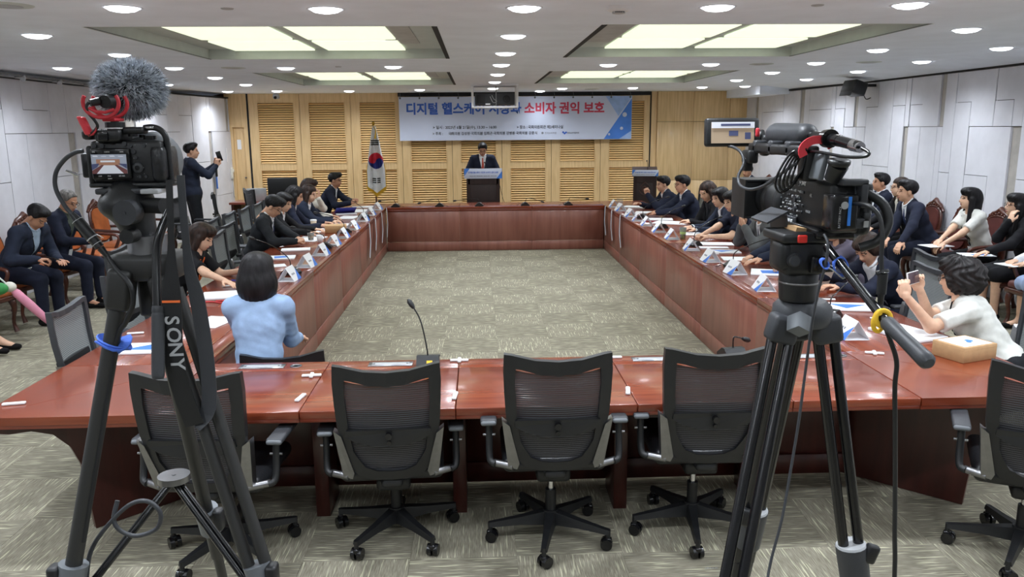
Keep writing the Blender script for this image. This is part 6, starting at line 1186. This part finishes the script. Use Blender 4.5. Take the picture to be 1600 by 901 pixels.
for side, LL in (('flag side', NPL), ('camcorder side', NPR)):
    for i, (x, y) in enumerate(LL):
        lb = 'white tent name plate, %s from the camera along the %s table' % ((ORD+['eleventh', 'twelfth'])[i], side)
        if np0 is None: np0 = name_plate(lb, x, y, R(random.uniform(-5, 5)), 'name plates')
        else: dup(np0, (x, y, TZ+.001), R(random.uniform(-7, 7)+(0 if x > 0 else 180)+180), lb, 'name plates')
# ================================================================ GOOSENECK MICROPHONES
def goose(label, loc, rz, path, yellow=False):
    t = thing('desk_microphone', label, 'microphone', (*loc, TZ+.0005), rz, 'gooseneck desk microphones')   # local +x toward the speaker's side
    MB().prism([(-.07, 0), (.07, 0), (.07, .012), (.015, .058), (-.015, .058), (-.07, .02)], -.06, .06, lambda u, v, w_: (u, w_, v)).build('wedge_base', 'blackplastic', t)
    if yellow: MB().box((.048, .01, .0335), (.02, .03, .001), (0, R(40), 0)).build('yellow_sticker', 'yellow', t)
    MB().rbox((-.03, -.045, .047), (.012, .012, .008), .002).build('talk_button', 'white', t)
    sp_ = smooth_path(path, 5); MB().tube(sp_, .0042, n=8).build('gooseneck', 'blackgloss', t); d = (sp_[-1]-sp_[-3]).normalized()
    MB().tube([sp_[-1]-d*.02, sp_[-1], sp_[-1]+d*.025, sp_[-1]+d*.04], [.008, .014, .0145, .006], n=10).build('foam_head', 'blackplastic', t)
    MB().tube(smooth_path([(-.06, .03, .01), (-.1, .06, .03), (-.12, .02, .015), (-.14, .05, .004)], 4), .003, n=6).build('lead', 'blackplastic', t)
def gl(b, h): # local path from base to world head with rz such that local x = direction (dx,dy)
    d = Vector((h[0]-b[0], h[1]-b[1])); return math.atan2(d.y, d.x), [(0, 0, .05), (.01, 0, .13), (d.length*.25, 0, .05+(h[2]-TZ-.05)*.62), (d.length*.6, 0, .05+(h[2]-TZ-.05)*.86), (d.length*.95, 0, h[2]-TZ)]
ML = [((-1.67, 7.04), (-2.05, 7.22, 1.02), 'before the woman with the orange lanyard'), ((-1.66, 8.62), (-1.99, 8.58, .95), 'before the reading man in glasses'), ((-1.66, 9.88), (-1.95, 9.6, 1.0), 'before the woman with black hair'), ((-1.66, 11.6), (-1.9, 11.9, .95), 'before the woman in the white jacket')]
MR = [((2.33, 5.1), (2.62, 5.36, .94), 'behind the camcorder tripod legs'), ((2.3, 7.06), (2.75, 7.1, .99), 'below the camcorder, before the hidden guest'), ((2.3, 8.4), (2.65, 8.62, 1.0), 'before the short-haired woman'), ((2.3, 9.95), (2.62, 10.1, .98), 'before the woman with wavy brown hair'), ((2.3, 11.1), (2.62, 10.95, 1.02), 'before the man with the wristwatch')]
for b, h, wl in ML+MR:
    rz, pth = gl(b, h); goose('black gooseneck microphone %s' % wl, b, rz, pth)
goose('black gooseneck microphone with yellow sticker standing tall on the front table', (-.285, 4.16), R(-90), [(0, 0, .05), (-.01, .02, .12), (-.07, .06, .24), (-.12, .1, .31)] and [(0, 0, .05), (-.02, -.01, .12), (-.06, -.04, .24), (-.09, -.085, .315)], True)
goose('black gooseneck microphone bent low on the front table behind the tripod', (1.39, 4.2), R(-80), [(0, 0, .05), (0, 0, .11), (-.005, .02, .115), (-.02, .08, .095)])
for i, (x, hx, z) in enumerate(((-1.36, -1.62, .1), (-.64, -.98, .06), (.01, -.4, .09), (.77, 1.06, .06), (1.48, 1.8, .1))):
    goose('black gooseneck microphone on the far table, %s from the flag' % ORD[i], (x, 13.16), 0 if hx > x else R(180), [(0, 0, .05), (.02, 0, .11), (.1, 0, .115), (abs(hx-x)*.95, 0, z)])
# ================================================================ PAPERS, BOXES, CUPS
def paper(nm, label, x, y, rz, w_=.21, l_=.3, h=.006, blue=0, m_='paper', cat='document', z=TZ, band=None):
    t = thing(nm, label, cat, (x, y, z+.0006), rz)
    MB().rbox((0, 0, h/2), (l_, w_, h), .0012, seg=1).build('pages', m_, t)
    if blue: MB().prism([(-l_*.32, -w_*.2), (l_*.4, -w_*.28), (l_*.15, w_*.32)] if blue == 1 else [(-l_*.1, -w_*.35), (l_*.3, -w_*.2), (l_*.25, w_*.3), (-l_*.15, w_*.25)], h+.0002, h+.0008).build('cover_print', 'paperblue', t)
    if band: MB().bb(-l_/2+.01, l_/2-.01, -w_/2, -w_/2+.012, h+.0002, h+.0012).build('spine_band', band, t)
    return t
PA = [('booklet', 'white booklet with blue cover print at the corner beside the tripod leg', -1.98, 4.6, 3, .22, .32, .012, 1), ('document', 'white sheets beside the pale blue jacket', -1.78, 5.25, 75, .22, .3, .005, 0), ('document', 'thick stack of printed sheets under the lanyard woman\'s arm', -1.95, 6.12, 12, .26, .36, .016, 0), ('booklet', 'white booklet with blue circle print before the empty grey chair', -2.0, 7.96, 8, .22, .32, .01, 2), ('document', 'white leaflet behind the black bob hair', -1.93, 7.48, 20, .16, .22, .004, 0),
      ('document', 'open papers before the reading man in glasses', -1.98, 9.32, 80, .3, .42, .008, 0), ('document', 'white papers beside the coffee cup', -1.95, 10.12, 70, .26, .36, .01, 0), ('document', 'open notebook under the writing woman\'s hand', -1.86, 10.66, 10, .24, .34, .014, 0), ('document', 'white papers before the woman in the white jacket', -1.88, 11.6, 80, .26, .36, .012, 0), ('document', 'papers before the far man in glasses', -1.85, 12.55, 80, .26, .4, .01, 0), ('document', 'flat papers at the flag corner of the table', -1.88, 13.2, 15, .24, .36, .008, 0),
      ('booklet', 'white booklet with blue print behind the camcorder tripod', 2.6, 5.36, 170, .24, .34, .012, 1), ('document', 'thick white papers under the photographing woman\'s elbows', 2.6, 4.62, 110, .26, .36, .018, 0), ('document', 'white papers beside the hidden guest\'s hands', 2.55, 6.72, 160, .28, .38, .012, 2), ('document', 'white papers under the hidden guest', 2.5, 7.5, 172, .22, .32, .006, 0), ('document', 'blue-edged papers before the man in grey', 2.5, 7.95, 172, .2, .3, .01, 1),
      ('document', 'flat papers under the short-haired woman\'s hands', 2.58, 8.5, 170, .22, .34, .008, 0), ('document', 'white papers before the white-collared woman', 2.6, 9.3, 165, .24, .36, .01, 0), ('document', 'open white folder before the wavy-haired woman', 2.55, 10.45, 150, .3, .44, .014, 0), ('document', 'papers before the man with the wristwatch', 2.5, 10.9, 170, .22, .34, .01, 0), ('document', 'white papers before the gesturing man', 2.52, 11.8, 165, .24, .36, .01, 0), ('document', 'violet-tinted papers at the crested lectern corner', 2.5, 12.7, 150, .26, .38, .008, 0)]
for nm, lb, x, y, a, w_, l_, h, bl_ in PA: paper(nm, lb, x, y, R(a), w_, l_, h, bl_)
paper('document', 'maroon-spined booklet before the reading man', -1.95, 8.5, R(10), .21, .3, .008, 0, 'paper', band='maroon'); paper('document', 'maroon booklet beside the man with the wristwatch', 2.42, 10.66, R(172), .08, .34, .008, 0, 'maroon', z=TZ+.0)
paper('document', 'pink-edged booklet near the man in grey', 2.47, 8.24, R(172), .12, .3, .008, 0, 'paper', band='maroon')
fo = thing('blue_folder', 'shiny blue folder tilted up before the woman in white', 'folder', (-2.0, 12.1, TZ+.001), R(20)); MB().box((0, 0, .055), (.3, .006, .21), (R(62), 0, 0)).build('folder_cover', 'navybook', fo); MB().box((0, -.06, .01), (.3, .12, .016)).build('folder_pages', 'paper', fo)
cp = thing('open_book', 'open cream-coloured pages held by the brown-haired woman', 'book', (2.58, 6.0, TZ+.001), R(100)); MB().box((.09, 0, .035), (.2, .27, .008), (0, R(-12), 0)).build('page_block', 'cream', cp); MB().box((-.05, 0, .1), (.2, .27, .004), (0, R(62), 0)).build('lifted_page', 'cream', cp)
rc = thing('lanyard_cord', 'red lanyard cord lying on the papers by the lanyard woman', 'lanyard', (-1.95, 5.86, TZ)); MB().tube(smooth_path([(-.16, .0, .006), (-.05, .03, .006), (.05, -.02, .007), (.16, .04, .006), (.1, .07, .006), (-.02, .05, .006)], 4), .005, n=6).build('cord', 'red', rc)
def carton(label, x, y, rz, d, lid=True):
    t = thing('cardboard_box', label, 'box', (x, y, TZ+.0006), rz); MB().rbox((0, 0, d[2]/2), d, .002, seg=1).build('carton', 'kraft', t)
    if lid: MB().bb(-d[0]*.42, d[0]*.42, -d[1]*.42, d[1]*.42, d[2]+.0002, d[2]+.001).build('lid_label', 'paper', t); MB().cyl((.03, .0, d[2]+.0012), (.03, 0, d[2]+.0018), .022, n=14).cyl((.005, -.02, d[2]+.0012), (.005, -.02, d[2]+.0018), .014, n=12).build('label_logo', 'paperblue', t)
    MB().bb(-d[0]/2-.0005, d[0]/2+.0005, -d[1]/2-.0005, d[1]/2+.0005, d[2]-.018, d[2]-.0165).build('lid_seam', 'kraft', t); return t
carton('small kraft cardboard box with white label beside the photographing woman', 2.66, 4.14, R(20), (.25, .2, .085))
carton('kraft takeaway box beside the coffee cup on the flag side', -1.78, 9.98, R(8), (.26, .2, .09), False)
def cup(label, x, y, m_, h=.1, lid=None, fill=None):
    t = thing('cup', label, 'cup', (x, y, TZ+.0006), 0., 'cups on the tables'); MB().lathe([(.0, .001), (.028, 0), (.04, h), (.038, h), (.027, .003), (.0, .003)], n=24).build('cup_wall', m_, t)
    if lid: MB().lathe([(.042, h-.004), (.042, h+.006), (.036, h+.012), (0, h+.012)], n=24).build('cup_lid', lid, t)
    if fill: MB().lathe([(.0, .004), (.0265, .004), (.034, h*.62), (0, h*.62)], n=24).build('drink', fill, t)
cup('brown paper coffee cup with pale lid on the flag side', -2.12, 10.32, 'cup', .11, 'white'); cup('clear cup with brown drink near the clasped hands', -1.93, 9.2, 'clear', .09, None, 'kraft'); cup('white paper cup next to the clear cup', -1.8, 9.06, 'paper', .085); cup('clear cup half full of bright green drink', 2.32, 8.95, 'clear', .13, None, 'greendrink')
bxp = thing('acrylic_holder', 'clear acrylic holder at the far corner near the lectern', 'holder', (2.3, 12.95, TZ+.0006)); MB().bb(-.05, .05, -.004, .004, 0, .12).build('front_plate', 'acrylic', bxp); MB().bb(-.05, .05, -.004, .06, 0, .006).build('foot', 'acrylic', bxp)
# white cable clips, erasers and table plates
def clip(label, x, y, rz, cross):
    t = thing('cable_clip', label, 'cable clip', (x, y, TZ+.0004), rz, 'white cable clips'); MB().rbox((0, 0, .006), (.1, .022, .012), .004).build('clip_bar', 'white', t)
    if cross: MB().rbox((0, 0, .007), (.02, .07, .014), .005).build('clip_cross', 'white', t)
for x, y, a, cr_, wl in ((-.878, 4.01, 5, 1, 'beside the second empty chair'), (-.86, 3.66, 80, 0, 'on the front edge left of the second empty chair'), (-.119, 4.235, 0, 1, 'at the seam past the yellow-stickered microphone'), (.707, 3.66, 80, 0, 'on the front edge seam right of the centre chair'), (2.2, 4.22, -20, 1, 'before the nearest name plate'), (-2.17, 4.97, 10, 0, 'on the corner table behind the velcro strap'), (-2.19, 3.66, 12, 0, 'at the outer front corner'), (-.127, 3.64, 85, 0, 'on the front seam left of the centre chair'), (.73, 4.235, 0, 0, 'behind the centre chair top'), (-2.05, 6.5, 10, 0, 'by the lanyard woman'), (-1.72, 7.28, 10, 0, 'between the nearest name plates of the flag side'), (2.34, 7.8, 170, 1, 'below the man in grey'), (2.62, 5.02, 170, 0, 'near the photographing woman'), (2.55, 5.62, 170, 0, 'by the page-turning woman')):
    clip('small white cable clip '+wl, x, y, R(a), cr_)
for x, y, wl in ((-1.18, 4.2, 'by the pale blue jacket'), (-.49, 4.2, 'beside the yellow-stickered microphone'), (.95, 4.2, 'right of the centre chair'), (1.77, 4.2, 'behind the camcorder tripod')):
    t = thing('socket_plate', 'flush silver socket plate in the front table '+wl, 'socket', (x, y, TZ), 0., 'table socket plates'); MB().rbox((0, 0, .002), (.24, .075, .005), .0015, seg=1).build('plate', 'chrome', t); MB().rbox((0, 0, .0048), (.2, .045, .001), .0004, seg=1).build('flap', 'lightgrey', t)
    for s in (-1, 1): MB().prism([(s*.085, -.008), (s*.1, -.008), (s*.085, .008)], .0055, .0062).build('finger_notch', 'black', t)
for x, y, wl in ((-1.0, 4.2, 'by the pale blue jacket'), (2.0, 4.2, 'behind the camcorder tripod')): t = thing('cable_grommet', 'round silver cable grommet in the front table '+wl, 'grommet', (x, y, TZ), 0.); MB().lathe([(.03, 0), (.032, .003), (.022, .004), (.02, .001)], n=24).build('ring', 'chrome', t); MB().lathe([(0, .0005), (.02, .001)], n=20).build('plug', 'midgrey', t)
# ribbons hanging over the inner table faces
for i, (x, y, s) in enumerate(((-1.49, 10.86, 1), (-1.49, 11.5, 1), (-1.49, 12.27, 1), (-1.49, 12.95, 1), (2.05, 12.83, -1), (2.05, 12.2, -1), (2.05, 11.46, -1))):
    side = 'flag side' if i < 4 else 'camcorder side'; k = (i if i < 4 else 6-i)
    t = thing('hanging_ribbon', 'blue and white ribbon hanging inside the %s table, %s from the camera' % (side, ORD[k]), 'ribbon', (x, y, 0), 0., 'hanging ribbons'); L_ = [(s*.004, 0, .73), (s*.012, -.02, .68), (s*.016, -.03, .58), (s*.022, -.05, .48), (s*.02, -.1, .38), (s*.018, -.16, .28)]
    ribbon(smooth_path(L_, 4), .085, .003, (0, 1, 0)).build('ribbon_blue', 'tie_blue', t); ribbon([(q_.x+s*.004, q_.y-.022, q_.z) for q_ in smooth_path(L_, 4)], .036, .003, (0, 1, 0)).build('ribbon_white', 'paper', t)
M['scr_dark'] = mat('screen_dark', (74, 60, 66), .25, emit=(70, 54, 60), estr=.4)
# ================================================================ THINGS HELD OR LEFT ON CHAIRS
def phone(label, loc, rot, case='blackgloss', scr='screen'):
    t = thing('smartphone', label, 'phone', loc); t.rotation_euler = rot; MB().rbox((0, 0, 0), (.155, .075, .009), .003).build('case', case, t); MB().rbox((0, 0, .0048), (.146, .068, .001), .0003, seg=1).build('display', scr, t); MB().cyl((-.055, .02, -.004), (-.055, .02, -.0065), .009, n=12).build('camera_lens', 'lens', t)
phone('phone held up sideways by the curly-haired woman', (2.6, 4.61, 1.075), Matrix(((.78, -.12, .61), (.62, .15, -.76), (0, .98, .2))).to_euler(), 'white', 'scr_dark'); phone('phone held up by the standing photographer', (-4.08, 12.96, 1.57), (R(90), R(75), R(30)), 'blackgloss'); phone('phone in the lap of the man looking down', (-4.33, 8.2, .715), (R(-25), R(10), R(-20))); phone('phone in the grey-haired man\'s hands', (-4.3, 9.12, .835), (R(-30), R(20), R(-20)), 'white'); phone('phone lying in the lanyard woman\'s hands', (-1.98, 6.62, .76), (R(0), R(0), R(60)), 'navybook')
um = thing('umbrella', 'folded pink umbrella leaning beside the tan armchairs', 'umbrella', (-4.2, 7.78, 0)); a, b = Vector((-.34, -.2, .66)), Vector((.08, .04, .02))
MB().tube([a.lerp(b, k) for k in (.22, .3, .5, .75, .93, 1)], [.02, .04, .042, .034, .018, .006], n=10).build('canopy', 'pink', um); MB().cyl(a, a.lerp(b, .24), .008, n=8).build('shaft', 'white', um); MB().sph(a.lerp(b, .2), (.06, .05, .05), 12, 8).build('ruffle', 'cream', um)
gb = thing('green_pouch', 'green cloth pouch on the frame-edge armchair', 'pouch', (-4.52, 7.55, .47)); MB().sph((0, 0, .06), (.09, .07, .06), 14, 10).build('cloth', 'green', gb)
for lb, x, y, z, a in (('white papers on the lap of the woman in the white blouse', 5.03, 8.52, .685, 10), ('blue and white booklet on the lap of the woman in black', 5.02, 7.78, .70, -10), ('white papers on the pale blue skirt', 5.05, 7.22, .695, 15)): paper('document', lb, x, y, R(a), .21, .3, .006, 1 if 'blue and' in lb else 0, z=z-.02)
tb = thing('low_table', 'small white-clothed table between the tan armchairs', 'table', (-4.35, 10.1, 0)); MB().rbox((0, 0, .47), (.5, .7, .04), .008).build('table_top', 'carved', tb); MB().rbox((0, 0, .495), (.46, .6, .008), .003).build('runner', 'paper', tb)
for sx in (-1, 1):
    for sy in (-1, 1): MB().tube([(sx*.2, sy*.3, .46), (sx*.22, sy*.32, .25), (sx*.2, sy*.3, .003)], .02, n=8).build('leg', 'carved', tb)
